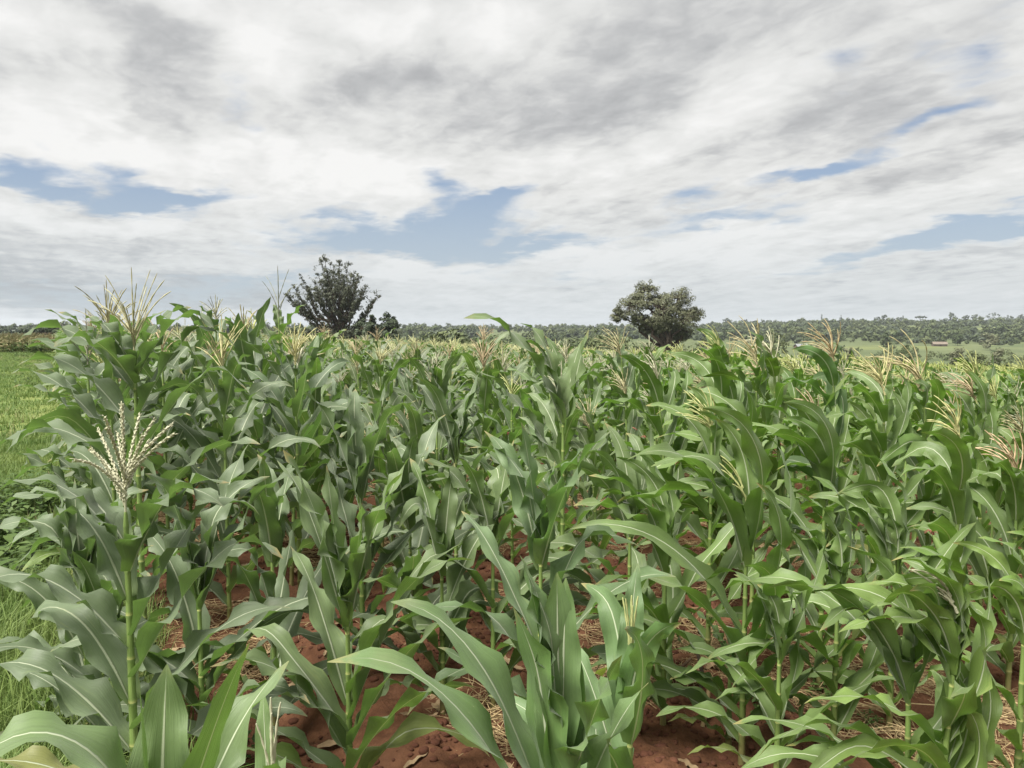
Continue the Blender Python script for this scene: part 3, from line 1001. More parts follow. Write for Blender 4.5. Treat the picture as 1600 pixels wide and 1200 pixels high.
hero(213, 3.35, 412, "tallest maize plant with an upright tassel against the sky beside the grass", 119, py=640, tint=BLUE, ttint=(.98, .95, .85), kind='tassel', tlen=.40, nb=18, thick=1.15, ear=True,
     leaves=[lf(.35, 190, 0.64, .08, 40, 2.0), lf(.5, 10, 0.64, .085, 45, 2.0), lf(.68, 185, 0.77, .095, 48, 2.0), lf(.82, 0, 0.77, .095, 55, 1.8), lf(.98, 178, 0.86, .105, 48, 2.6), lf(1.1, 5, 0.79, .10, 60, 1.5, (.8, 1.3)),
             lf(1.2, 172, 0.82, .105, 56, 2.3), lf(1.28, 12, 0.75, .10, 64, 1.4, (.8, 1.6)), lf(1.38, 182, 0.71, .105, 58, 2.6), lf(1.42, 250, 0.54, .09, 55, 2.4), lf(1.45, 8, 0.60, .095, 62, 1.7, (.75, 1.4)),
             lf(1.46, 165, 0.42, .11, 66, 2.0), lf(1.50, 215, 0.30, .09, 66, 1.8), lf(1.52, 30, 0.40, .075, 66, 2.0)])
hero(172, 4.1, 432, "tall maize plant with a grey-brown tassel just behind the tallest plant", 120, py=600, tint=BLUE, ttint=(.75, .7, .6), kind='tassel', L=.66, W=.095, nleaf=12, tlen=.34)
hero(140, 4.5, 478, "maize plant beside the grass with a thin dark crossed tassel", 121, py=640, tint=BLUE, ttint=GREY_T, kind='tassel', L=.55, W=.09, nleaf=12, nb=5, tlen=.36)
hero(350, 4.3, 486, "maize plant with a dense straw tassel fanning out below the skyline", 122, py=640, tint=BLUE, ttint=(1.0, .95, .72), kind='tassel', L=.66, W=.09, nleaf=12, nb=18, tlen=.36)
hero(463, 4.6, 500, "maize plant with a pale curly tassel before the dark tree", 123, py=640, tint=BLUE, ttint=(1.15, 1.1, .8), kind='tassel', L=.66, W=.085, nleaf=12, tlen=.28)
hero(437, 6.3, 412, "maize plant with a thin dark branched tassel against the sky left of the dark tree", 124, py=560, tint=MID, ttint=GREY_T, kind='tassel', L=.62, W=.085, nleaf=12, nb=7, tlen=.46)
hero(562, 3.55, 600, "untasselled maize plant with broad grey-green leaves in the middle of the second row", 125, py=700, tint=BLUE, kind='whorl', L=.66, W=.085, nleaf=12, erect=.3, az0=R(190))
hero(712, 4.3, 560, "untasselled maize plant with short dark leaves below the skyline in the field's middle", 126, py=700, tint=BLUE, kind='whorl', L=.60, W=.085, nleaf=12, erect=.5)
hero(880, 3.9, 440, "tall untasselled maize plant with long upright leaves arching left above the horizon", 127, py=620, tint=MID, kind='whorl', thick=1.1,
     leaves=[lf(.3, 185, .6, .08, 42, 2.0), lf(.42, 10, .6, .08, 45, 2.0), lf(.55, 170, .7, .09, 50, 1.8), lf(.65, 355, .66, .09, 58, 1.8), lf(.78, 180, .72, .09, 58, 1.6), lf(.86, 15, .62, .09, 66, 1.5),
             lf(1.02, 168, .8, .09, 62, 1.2, twist=.2), lf(1.27, 188, .92, .115, 70, 2.3, sway=.1, twist=-.3), lf(1.22, 350, .62, .085, 80, .7, roll=.6), lf(1.30, 150, .66, .10, 80, 2.6), lf(1.28, 40, .50, .10, 80, 1.5), lf(1.32, 172, .66, .06, 80, 4.2)])
hero(1182, 4.7, 482, "tall maize plant with a drooping feathery tassel right of the round-crowned tree", 128, py=620, tint=VIVID, ttint=(.95, .85, .7), kind='tassel', L=.66, W=.085, nleaf=12, wind=WL, tlen=.36)
hero(1302, 5.0, 486, "dark-leaved tall maize plant with a reddish brown tassel against the far hill", 129, py=620, tint=(.8, .98, .65), ttint=(.98, .80, .66), kind='tassel', L=.66, W=.085, nleaf=12, wind=WL, tlen=.34)
hero(1382, 4.3, 522, "maize plant with a large straw tassel leaning left before the far green plots", 130, py=640, tint=VIVID, ttint=(1.05, 1.0, .72), kind='tassel', L=.66, W=.085, nleaf=12, wind=WL, tlen=.36, nb=16)
hero(1462, 4.4, 505, "maize plant whose long curved tassel bows far to the left", 131, py=640, tint=VIVID, ttint=(1.0, .90, .72), kind='tassel', L=.62, W=.08, nleaf=11, wind=(-1.5, .1, 0), tlen=.42, lean=(-.05, 0))
hero(1545, 4.6, 560, "maize plant with a bent pinkish tassel left of the right edge", 132, py=660, tint=VIVID, ttint=PINK, kind='tassel', L=.62, W=.08, nleaf=11, wind=(-1.4, .1, 0), lean=(-.06, 0))
hero(1112, 3.9, 590, "maize plant with a fresh yellow-green tassel left of the wind-folded plant", 133, py=700, tint=VIVID, ttint=(1.05, 1.1, .70), kind='tassel', L=.66, W=.08, nleaf=11, wind=WL)
hero(1128, 5.2, 502, "maize plant with a broad hooked leaf and green tassel under the round-crowned tree", 134, py=600, tint=VIVID, ttint=GREEN_T, kind='tassel', L=.72, W=.10, nleaf=12, wind=WL)
hero(1040, 3.3, 720, "low maize plant with flat blown leaves left of the bushy plant", 135, py=850, tint=VIVID, kind='whorl', L=.62, W=.08, nleaf=11, wind=WL)
hero(690, 3.3, 745, "low maize plant with dark arching leaves between the second and third rows", 136, py=850, tint=MID, kind='whorl', L=.58, W=.08, nleaf=10)
hero(1400, 3.3, 735, "maize plant with leaves blown flat before the yellow-tasselled plant", 137, py=850, tint=VIVID, kind='whorl', L=.62, W=.075, nleaf=11, wind=WL)
hero(1310, 2.95, 770, "maize plant with narrow glossy leaves hooked to the left over the soil gap", 138, py=900, tint=VIVID, kind='whorl', L=.58, W=.07, nleaf=10, wind=WL)
hero(640, 3.75, 660, "maize plant with drooping grey-green leaves between the two untasselled middle plants", 139, py=750, tint=BLUE, kind='whorl', L=.62, W=.085, nleaf=11)
hero(985, 3.5, 660, "maize plant with a bent pale leaf right of the tall upright-leaved plant", 140, py=780, tint=MID, kind='whorl', L=.62, W=.08, nleaf=11, wind=WH)
hero(770, 3.4, 690, "maize plant with spreading dark leaves between the third-row plants", 141, py=800, tint=MID, kind='whorl', L=.6, W=.085, nleaf=11)
hero(310, 2.75, 760, "maize plant with arching broad leaves right of the cream-tasselled plant", 142, py=900, tint=BLUE, kind='whorl', L=.62, W=.09, nleaf=11, az0=R(10))

hero(395, 5.6, 478, "leafy tall maize plant with a greenish tassel right of the dense straw tassel", 144, py=600, tint=MID, ttint=GREEN_T, kind='tassel', L=.62, W=.085, nleaf=12)
hero(490, 5.9, 503, "tall leafy untasselled maize plant overlapping the foot of the dark twiggy tree", 145, py=600, tint=MID, kind='whorl', L=.62, W=.085, nleaf=12)
hero(292, 5.2, 492, "tall maize plant with a pale sparse tassel left of the dense straw tassel", 146, py=600, tint=BLUE, ttint=PALE, kind='tassel', L=.62, W=.085, nleaf=12, nb=8)
hero(255, 4.6, 486, "maize plant with a pinkish upright tassel just right of the tallest plant", 147, py=600, tint=BLUE, ttint=PINK, kind='tassel', L=.6, W=.085, nleaf=12, nb=8)
hero(682, 5.4, 492, "maize plant with one bent upright leaf tip standing above the horizon", 148, py=600, tint=MID, kind='whorl', L=.58, W=.075, nleaf=12, erect=.8)
hero(595, 5.8, 528, "maize plant with a pale yellow bushy tassel below the small dark trees", 149, py=620, tint=MID, ttint=(1.1, 1.08, .85), kind='tassel', L=.6, W=.08, nleaf=12, nb=17)
hero(755, 5.6, 515, "maize plant with a pinkish tassel on the skyline left of the tall upright-leaved plant", 150, py=620, tint=MID, ttint=PINK, kind='tassel', L=.6, W=.08, nleaf=12)

# --- the rest of the nearest rows: about 300 plants in all, copies of prototypes
PROT = {'calm_t': [], 'calm_w': [], 'wind_t': [], 'wind_w': []}
for i in range(10):
    PROT['calm_t'].append(mesh_parts(plant_geos(300 + i, 1.62, 'tassel', nleaf=15, L=.66, W=.090, segs=12, cols=7, ear=(i % 2 == 0))))
    PROT['wind_t'].append(mesh_parts(plant_geos(340 + i, 1.62, 'tassel', nleaf=12, L=.66, W=.084, segs=12, cols=7, wind=(-.8, random.uniform(-.1, .3), 0), ear=(i % 2 == 0))))
for i in range(7):
    PROT['calm_w'].append(mesh_parts(plant_geos(320 + i, 1.45, 'whorl', nleaf=15, L=.64, W=.090, segs=12, cols=7, erect=.5)))
    PROT['wind_w'].append(mesh_parts(plant_geos(360 + i, 1.45, 'whorl', nleaf=12, L=.66, W=.084, segs=12, cols=7, erect=.5, wind=WL)))


def far_proto(seed, wind, kind, segs=6, cols=3, L=.64, W=.09):
    """a light plant for the mass of the crop: every leaf and the tassel still real"""
    geos = plant_geos(seed, 1.6 if kind == 'tassel' else 1.42, kind, nleaf=11, L=L, W=W, segs=segs, cols=cols, detail=0, wind=wind, nb=6, tlen=.24)
    me = bpy.data.meshes.new('maize_crop_plant')
    mats = [M_STALK, M_LEAF, M_TASSEL]
    g = merge([x[1] for x in geos])
    m = g.mesh('maize_crop_plant', M_STALK)
    m.materials.append(M_LEAF)
    m.materials.append(M_TASSEL)
    idx = []
    for n, gg, mm, _ in geos:
        idx += [mats.index(mm)] * len(gg.f)
    m.polygons.foreach_set('material_index', np.array(idx, np.int32))
    return m


def row_positions():
    out = []
    rs = random.Random(5)
    w = 0.42
    while w < 130:
        l = -40 + rs.uniform(0, 0.4)
        while l < 110:
            x, y = from_wl(w + rs.gauss(0, 0.06), l)
            l += rs.uniform(0.32, 0.52)
            if y < 2.2 or y > 98:
                continue
            if abs(x) > 0.72 * y + 1.2:
                continue
            if rs.random() < 0.06:
                continue
            out.append((x, y))
        w += 0.76
    return out


rp = row_positions()
cand, crop = [], []
for (x, y) in rp:
    near = min((x - a) ** 2 + (y - b) ** 2 for a, b in heroes)
    d = math.hypot(x, y)
    if d < 4.6 and near < 0.60 ** 2:
        continue
    if d < 3.4:
        continue
    if d < 7 and near < 0.26 ** 2:
        continue
    cand.append((d if abs(x) < 0.68 * y + .3 else d + 4, x, y))
cand.sort()
NEAR_N = 300 - len(heroes)
rs = random.Random(11)
LEFTM = {'t': "straw-tasselled maize plant in the near rows left of the middle", 'w': "grey-green maize plant without tassel in the near rows left of the middle"}
LABELS = {}


def near_label(px, d, kind, tassel, tall):
    z = ("beside the grassy strip" if px < 330 else "below the dark tree" if px < 640 else "between the two big trees" if px < 930 else
         "below the round-crowned tree" if px < 1150 else "below the far hillside" if px < 1420 else "near the right edge")
    s_ = "front" if d < 6.2 else ("middle" if d < 9 else "rear")
    if kind == 't':
        a = "%s maize plant with %s tassel" % (tall, tassel)
    else:
        a = "%s untasselled maize plant" % tall
    return "%s in the %s rows %s" % (a, s_, z), "%s maize in the %s rows %s" % (a.split(' maize')[0] + (" " + tassel if kind == 't' else ""), s_, z)


for i, (dd, x, y) in enumerate(cand[:NEAR_N]):
    d = math.hypot(x, y)
    px = 800 + F * x / y
    kind = 't' if rs.random() < min(0.85, 0.25 + 0.09 * d) else 'w'
    windy = px > 1000 + rs.gauss(0, 90)
    key = ('wind_' if windy else 'calm_') + kind
    me = rs.choice(PROT[key])
    # bare shoulders of the field: plants stay below the eye, a few taller ones stand out
    sc = rs.uniform(0.84, 1.06) if rs.random() < 0.9 else rs.uniform(1.06, 1.16)
    if d < 4.6:
        sc *= 0.82
    elif d < 8 and 500 < px < 830:
        sc *= 0.86
    elif 5 < d < 9.5 and 250 < px < 500:
        sc *= 1.08
    rz = rs.uniform(0, 2 * PI) if not windy else rs.uniform(-0.5, 0.5)
    t = np.array(BLUE if px < 700 else MID if px < 1000 else VIVID) * rs.uniform(0.82, 1.16)
    q = rs.random()
    tt, tn = (PINK, "pinkish") if q < 0.18 else ((GREEN_T, "greenish") if q < 0.4 else (((.80, .74, .60), "tan") if q < 0.6 else (PALE, "cream")))
    lab, grp = near_label(px, d, kind, tn, "tall" if sc > 1.0 else "short" if sc < 0.86 else "middling")
    t = t * np.array([rs.uniform(.93, 1.08), 1.0, rs.uniform(.85, 1.12)])
    po = put_plant(me, (x, y, gz(x, y) - 0.015), rz, sc, lab, grp, tuple(t), tt)
    po.rotation_euler = (rs.gauss(0, .045), rs.gauss(-.05 if windy else 0, .045), rz)
rest = cand[NEAR_N:]
for windy in (False, True):
    protos = [far_proto(400 + i + 20 * windy, (-.75, random.uniform(-.1, .3), 0) if windy else None, 'tassel' if i < 6 else 'whorl') for i in range(8)]
    sel = [(x, y) for _, x, y in rest if ((800 + F * x / y) > 1000 + rs.gauss(0, 90)) == windy]
    P = np.array(sel)
    z = terrain(P[:, 0], P[:, 1]) + micro(P[:, 0], P[:, 1]) - 0.015
    rot = np.random.uniform(0, 2 * PI, len(P)) if not windy else np.random.uniform(-0.6, 0.6, len(P))
    o = scatter('maize_crop', protos, np.column_stack([P, z]), rot, np.random.uniform(0.84, 1.12, len(P)))
    o.color = (VIVID if windy else MID) + (1,)
    o['label'] = "crowded maize stretching back to the trees, " + ("windswept side below the far hillside" if windy else "calm side from the grass to the middle")
    o['category'] = 'crop'


# ------------------------------------------------------------------ grass, weeds, litter, clods
def blade_proto(seed, n, h, w, spread, mat, bend=0.6):
    rs_ = random.Random(seed)
    g = Geo()
    for _ in range(n):
        a, r0 = rs_.uniform(0, 6.28), spread * math.sqrt(rs_.random())
        b = Vector((math.cos(a) * r0, math.sin(a) * r0, -0.01))
        q = rs_.uniform(0, 6.28)
        out = Vector((math.cos(q), math.sin(q), 0)) * rs_.uniform(0.1, bend)
        hh = h * rs_.uniform(0.45, 1.15)
        sd = Vector((-math.sin(q), math.cos(q), 0)) * w * rs_.uniform(.6, 1.2)
        m = b + Vector((0, 0, hh * 0.6)) + out * hh * 0.3
        t = b + Vector((0, 0, hh * (1.0 - 0.35 * out.length))) + out * hh
        g.add([tuple(b - sd), tuple(b + sd), tuple(m + sd * .7), tuple(m - sd * .7), tuple(t)], [(0, 1, 2, 3), (3, 2, 4)])
    return g.mesh('grass_tuft', mat)


def weed_proto(seed, n, h, size, mat):
    rs_ = random.Random(seed)
    g = Geo()
    for _ in range(n):
        a, r0 = rs_.uniform(0, 6.28), h * 0.7 * math.sqrt(rs_.random())
        c = Vector((math.cos(a) * r0, math.sin(a) * r0, h * rs_.uniform(0.15, 1.0) * (1 - 0.5 * r0 / h)))
        q, e = rs_.uniform(0, 6.28), rs_.uniform(-.3, .6)
        d = Vector((math.cos(q) * math.cos(e), math.sin(q) * math.cos(e), math.sin(e)))
        s = d.cross(Vector((0, 0, 1))).normalized()
        L_ = size * rs_.uniform(.6, 1.3)
        up = s.cross(d)
        g.add([tuple(c), tuple(c + d * L_ * .5 + s * L_ * .3 + up * L_ * .1), tuple(c + d * L_), tuple(c + d * L_ * .5 - s * L_ * .3 + up * L_ * .1)], [(0, 1, 2, 3)])
    return g.mesh('weed_clump', mat)


tufts_short = [blade_proto(i, 26, 0.10, 0.0022, 0.12, M_GRASS, 0.9) for i in range(5)]
tufts_long = [blade_proto(20 + i, 30, 0.26, 0.0032, 0.14, M_GRASS, 0.9) for i in range(4)]
tufts_far = [blade_proto(40 + i, 44, 0.10, 0.008, 0.36, M_GRASS, 1.3) for i in range(4)]
weeds = [weed_proto(60 + i, 46, 0.20, 0.055, M_WEED) for i in range(4)]


def region(n, wr, lr, fn=None, seed=0):
    r_ = np.random.RandomState(seed)
    w = r_.uniform(wr[0], wr[1], n)
    l = r_.uniform(lr[0], lr[1], n)
    x, y = w * PX_ + l * ROWX, w * PY_ + l * ROWY
    k = (y > 0.4) & (np.abs(x) < 0.74 * y + 1.0)
    if fn is not None:
        k &= fn(x, y, w, l, r_)
    x, y = x[k], y[k]
    return np.column_stack([x, y, terrain(x, y) + micro(x, y)])


def sc_(name, protos, P, lo, hi, label, cat, seed=0):
    r_ = np.random.RandomState(seed)
    o = scatter(name, protos, P, r_.uniform(0, 6.28, len(P)), lo + (hi - lo) * r_.uniform(0, 1, len(P)) ** 1.8)
    o['label'] = label
    o['category'] = cat
    return o


sc_('grass', tufts_short, region(16000, (-6, 0.25), (1.5, 14), seed=1), 0.7, 1.6, "short yellow-green grass on the strip left of the maize", 'grass')
sc_('long_grass', tufts_long, region(5200, (-2.2, 0.35), (1.5, 9), lambda x, y, w, l, r: fbm(x * 1.3, y * 1.3, 2, 33) > 0.46, seed=2), 0.6, 1.35, "long tangled dark grass along the foot of the maize", 'grass')
sc_('meadow_grass', tufts_far, region(26000, (-42, 0.3), (13, 62), seed=3), 0.6, 1.5, "light meadow grass running back beside the field", 'grass')
sc_('weeds', weeds, np.concatenate([region(900, (-2.5, 0.3), (1.5, 9), lambda x, y, w, l, r: fbm(x * .9, y * .9, 2, 44) > 0.52, seed=4),
                                    region(2600, (-34, 0.2), (7, 58), lambda x, y, w, l, r: fbm(x * .3, y * .3, 3, 45) > 0.54, seed=5)]), 0.6, 1.8, "low leafy weeds in the grass left of the maize", 'weeds')
sc_('soil_weeds', weeds, region(500, (0.3, 9), (-2, 12), lambda x, y, w, l, r: (fbm(x * 1.1, y * 1.1, 2, 46) > 0.60) & (y > 2.3), seed=6), 0.3, 0.8, "small green weeds sprouting from the red soil", 'weeds')


def straw_proto(seed, n, L_, w, R_):
    rs_ = random.Random(seed)
    g = Geo()
    for _ in range(n):
        a, r0 = rs_.uniform(0, 6.28), R_ * math.sqrt(rs_.random())
        b = Vector((math.cos(a) * r0, math.sin(a) * r0, rs_.uniform(0.0, 0.045) * (1 - r0 / R_) + 0.004))
        q = rs_.uniform(0, 6.28)
        ln = L_ * rs_.uniform(.4, 1.2)
        d = Vector((math.cos(q), math.sin(q), rs_.uniform(-.12, .25)))
        k = Vector((-math.sin(q), math.cos(q), 0)) * rs_.uniform(-.5, .5)
        pts = [b, b + d * ln * .5 + k * ln * .15, b + d * ln + k * ln * .5]
        pts[2].z = max(pts[2].z * 0.6, 0.0)
        tube(g, pts, [w, w * .9, w * .5], 3, cap=False)
    return g.mesh('straw_tuft', M_STRAW, smooth=False)


M_DRYG = mat_simple('dry_grass', (0.22, 0.19, 0.09), (0.42, 0.38, 0.22), 6, 0.8, 0.1, 0.7)
sc_('dry_grass', [blade_proto(220 + i, 16, 0.30, 0.0020, 0.10, M_DRYG, 0.5) for i in range(4)], region(3000, (-32, 0.3), (1.5, 55), lambda x, y, w, l, r: fbm(x * .5, y * .5, 3, 47) > 0.50, seed=14), 0.5, 1.3, "pale dry seed stalks standing through the green grass", 'dry grass')
straws = [straw_proto(80 + i, 34, 0.15, 0.0019, 0.14) for i in range(5)]
sc_('straw_litter', straws, region(9500, (0.1, 12), (-4, 14), lambda x, y, w, l, r: (fbm(x * 1.25, y * 1.25, 3, 55) + 0.10 * np.cos(2 * PI * (w - .04) / .76) > 0.515) & (y > 1.5) & (np.hypot(x - .75, y - 2.95) > .62), seed=7), 0.7, 1.6, "dry straw and pulled weeds strewn between the maize rows", 'straw')


def clod_proto(seed):
    rs_ = np.random.RandomState(seed)
    import bmesh
    bm = bmesh.new()
    bmesh.ops.create_icosphere(bm, subdivisions=2, radius=0.02)
    for v in bm.verts:
        k = 0.75 + 0.5 * float(vnoise(np.array(v.co.x * 60 + seed), np.array(v.co.y * 60 + v.co.z * 47), seed))
        v.co = v.co * k
        v.co.z *= 0.75
    me = bpy.data.meshes.new('soil_clod')
    bm.to_mesh(me)
    bm.free()
    me.materials.append(M_CLOD)
    me.polygons.foreach_set('use_smooth', np.ones(len(me.polygons), bool))
    return me


sc_('soil_clods', [clod_proto(i) for i in range(5)], region(36000, (0.1, 6.5), (-3, 7), lambda x, y, w, l, r: (r.rand(len(x)) < 0.9) & (y > 1.5) & (fbm(x * 2, y * 2, 2, 70) > .42), seed=8), 0.15, 1.15, "crumbly red soil clods between the maize plants", 'soil clods')


def dead_leaf_proto(seed):
    rs_ = random.Random(seed)
    g = leaf_geo(Vector((0, 0, .012)), 0, rs_.uniform(.16, .34), rs_.uniform(.03, .05), R(rs_.uniform(0, 14)), rs_.uniform(.2, .6), None, 11, 5, rs_, None, 0.7, rs_.uniform(-.8, .8))
    for v in g.v:
        v[:, 2] = np.abs(v[:, 2] - 0.004) + 0.004
    return g.mesh('dead_leaf', M_DEAD)


sc_('dead_leaves', [dead_leaf_proto(880 + i) for i in range(6)], region(700, (0.1, 9), (-4, 10), lambda x, y, w, l, r: y > 1.5, seed=12), 0.5, 1.2, "dry brown maize leaves fallen on the soil", 'dead leaves')


# dry sticks and stubble on the soil
def stick(px, py, pts, rad, label, name='dead_stick', mat=None):
    # ground point under the pixel
    d = pix_dir(px, py)
    t = 1.0
    for _ in range(400):
        p = EYE + d * t
        if p.z <= gz(p.x, p.y):
            break
        t += 0.02
    g = Geo()
    tube(g, pts, rad, 7)
    o = link(name, g.mesh(name, mat or M_STICK), None, (p.x, p.y, gz(p.x, p.y)))
    tag(o, label, 'stick')
    return o


stick(1095, 1075, [(0, 0, -.03), (.005, 0, .07), (-.01, 0, .14), (-.03, .01, .20), (-.035, .02, .25)], [.011, .010, .009, .007, .004], "dark upright dead stub standing in the red soil left of the short slim plant", mat=M_BARK)
stick(1040, 1068, [(-.10, 0, .015), (0, 0, .022), (.07, .01, .06), (.13, .02, .11)], [.003, .008, .009, .006], "thin pale brown stick lying propped on the red soil")
stick(1098, 1138, [(0, 0, 0.0), (.02, .02, .07), (.03, .03, .14), (.045, .05, .21)], [.010, .012, .010, .010], "short yellow dry maize stub leaning in the red soil", 'dry_stub', M_STRAW)
stick(1520, 1050, [(0, 0, -.03), (0, 0, .10), (.004, 0, .19)], [.013, .012, .010], "grey upright dead stub right of the yellow-green ragged plant", mat=M_BARK)


# ------------------------------------------------------------------ trees
def leaf_cards(centres, radii, per, size, rs_, flat=0.8):
    """leaf-sized faces spread through clump volumes"""
    out = []
    for c, r_ in zip(centres, radii):
        n = per
        v = rs_.normal(size=(n, 3))
        v /= np.linalg.norm(v, axis=1)[:, None]
        rr = rs_.uniform(0.35, 1.05, (n, 1)) ** 0.6
        p = np.asarray(c) + v * rr * np.array([r_, r_, r_ * flat])
        out.append(p)
    p = np.concatenate(out)
    n = len(p)
    # blades lie roughly across the direction that leads out of their clump and of the crown, as they do towards the light
    cc = np.repeat(np.asarray(centres, float), per, axis=0)
    mid = np.asarray(centres, float).mean(axis=0)
    o1, o2 = p - cc, p - mid
    o1 /= np.linalg.norm(o1, axis=1)[:, None] + 1e-6
    o2 /= np.linalg.norm(o2, axis=1)[:, None] + 1e-6
    nn = o1 * 0.6 + o2 * 0.6 + np.array([0, 0, 0.35]) + rs_.normal(size=(n, 3)) * 0.38
    nn /= np.linalg.norm(nn, axis=1)[:, None]
    a = np.cross(nn, rs_.normal(size=(n, 3)))
    a /= np.linalg.norm(a, axis=1)[:, None]
    b = np.cross(nn, a)
    s = size * rs_.uniform(0.6, 1.3, (n, 1))
    a, b = a * s, b * s * 0.55
    return np.stack([p - a, p + b, p + a, p - b], 1)


def limb_points(p0, p1, rs_, n=6, wob=0.12, rise=0.15):
    p0, p1 = Vector(p0), Vector(p1)
    L_ = (p1 - p0).length
    pts = []
    for i in range(n + 1):
        t = i / n
        p = p0.lerp(p1, t)
        k = math.sin(PI * t)
        p += Vector((rs_.normal() * wob * L_ * 0.3 * k, rs_.normal() * wob * L_ * 0.3 * k, rise * L_ * k * 0.5))
        pts.append(p)
    return pts


def lobe_tree(name, base, lobes, label, mat, trunk_r, seed, group=None, clumps=16, per=46, size=0.2, forks=1, cat='tree', trunk_h=None, twigs=True):
    """lobes: (offset x, offset y, z, radius x, radius z) in metres about the base"""
    rs_ = np.random.RandomState(seed)
    root = empty(name, base, label, cat, group)
    tg, bg, C, RR = Geo(), Geo(), [], []
    top = min(l[2] for l in lobes) * 0.8 if trunk_h is None else trunk_h
    hub = Vector((lobes[0][0] * 0.15, 0, top))
    tube(tg, limb_points((0, 0, -0.3), hub, rs_, 5, 0.08, 0), [trunk_r * k for k in (1.35, 1.05, 1.0, .95, .9, .8)], 8)
    for (ox, oy, z, rx, rz) in lobes:
        c = Vector((ox, oy, z))
        tube(bg, limb_points(hub - Vector((0, 0, 0.2)), c, rs_, 6, 0.2, 0.1), [trunk_r * k for k in (.7, .6, .5, .42, .34, .26, .15)], 6)
        for _ in range(clumps):
            v = rs_.normal(size=3)
            v /= np.linalg.norm(v)
            k = rs_.uniform(0.25, 1.0) ** 0.5
            q = np.array(c) + v * k * np.array([rx, rx * 0.9, rz])
            C.append(q)
            RR.append(rs_.uniform(0.16, 0.34) * (rx + rz) * 0.5 + 0.08)
            if twigs:
                tube(bg, limb_points(c, Vector(q), rs_, 3, 0.25, 0.1), [trunk_r * x for x in (.22, .15, .10, .05)], 4, cap=False)
    link('trunk', tg.mesh('trunk', M_BARK), root)
    link('branches', bg.mesh('branches', M_BARK), root)
    V = leaf_cards(C, RR, per, size, rs_)
    link('crown', quads_mesh('crown', V, mat), root)
    return root


def metre_lobes(px0, Y, base, L_):
    """lobes given as photo px (x, y, rx, ry) -> metres"""
    out = []
    for i, (x, y, rx, ry) in enumerate(L_):
        p = at(x, y, Y)
        k = Y / F
        out.append((p.x - base[0], (-1) ** i * rx * k * 0.45, p.z - base[2], rx * k, ry * k))
    return out


def ground_at(px, Y):
    p = at(px, 530, Y)
    return (p.x, p.y, float(terrain(p.x, p.y)))


# the dark, twiggy tree: ascending stems that fan out like a vase
def thorn_tree():
    Y = 96.0
    base = ground_at(534, Y)
    root = empty('thorn_tree', base, "tall dark twiggy tree with vase-shaped crown left of the middle", 'tree')
    rs_ = np.random.RandomState(31)
    k = Y / F
    H = at(520, 404, Y).z - base[2]
    tg, bg = Geo(), Geo()
    tube(tg, limb_points((0, 0, -.3), (-.1, 0, H * .62), rs_, 7, .05, 0), [.55, .44, .38, .33, .29, .24, .18, .12], 8)
    C, RR = [], []
    # targets on the outer crown, traced loosely: (photo x, y)
    rim = [(455, 458), (462, 480), (470, 448), (482, 430), (492, 438), (500, 418), (508, 408), (520, 404), (534, 408), (545, 420), (556, 432), (566, 432), (572, 448), (584, 455), (580, 470), (572, 484), (562, 470), (550, 448), (538, 430), (524, 424), (512, 436), (498, 452), (486, 462), (476, 470), (466, 468), (530, 450), (515, 460), (546, 460), (558, 456), (520, 415), (505, 428), (527, 436), (492, 448), (475, 458), (540, 442)]
    for i, (x, y) in enumerate(rim + rim[::2]):
        p = at(x + rs_.normal() * 1.6, y + 4 + rs_.normal() * 1.6, Y)
        dep = (rs_.uniform(-1, 1)) * 4.2 * (0.4 + 0.6 * min(1, (530 - y) / 80.0))
        q = Vector((p.x - base[0], dep, p.z - base[2]))
        z0 = max(0.9, q.z * rs_.uniform(0.14, 0.52))
        s = Vector((-.1 * z0 / H, 0, z0))
        pts = limb_points(s, q, rs_, 7, 0.10, 0.0)
        # stems leave the trunk outwards and then rise
        for j, pp in enumerate(pts):
            t = j / 7
            pp.z -= 0.35 * (q - s).length * 0.35 * math.sin(PI * t)
        tube(bg, pts, [.13, .11, .095, .08, .065, .05, .035, .02], 5, cap=False)
        for j in range(3, 8):
            for _ in range(3 if j < 5 else 5):
                a = pts[j - 1].lerp(pts[j], rs_.random())
                dv = (pts[j] - pts[j - 1]).normalized() + Vector(rs_.normal(size=3)) * 0.55 + Vector((0, 0, .35))
                ln = rs_.uniform(.35, .85)
                e = a + dv.normalized() * ln
                tube(bg, [a, a.lerp(e, .5) + Vector(rs_.normal(size=3)) * .06, e], [.028, .02, .010], 3, cap=False)
                nl = 1 if j < 5 else 3
                for m in range(nl):
                    C.append(np.array(a.lerp(e, .3 + .7 * rs_.random())))
                    RR.append(rs_.uniform(.12, .30))
    link('trunk', tg.mesh('trunk', M_BARK), root)
    link('branches', bg.mesh('branches', M_BARK), root)
    # the leafy upper dome
    for _ in range(430):
        x, y = rim[rs_.randint(len(rim))]
        f = rs_.uniform(0.12, 0.96) ** 0.7
        x, y = 524 + (x - 524) * f + rs_.normal() * 2.5, 462 + (y - 462) * f + rs_.normal() * 2.5
        if y > 486:
            continue
        p = at(x, y, Y)
        C.append(np.array([p.x - base[0], rs_.uniform(-3.6, 3.6) * (1 - .4 * f), p.z - base[2]]))
        RR.append(rs_.uniform(.22, .52))
    V = leaf_cards(C, RR, 12, 0.095, rs_)
    link('crown', quads_mesh('crown', V, M_TREE1), root)


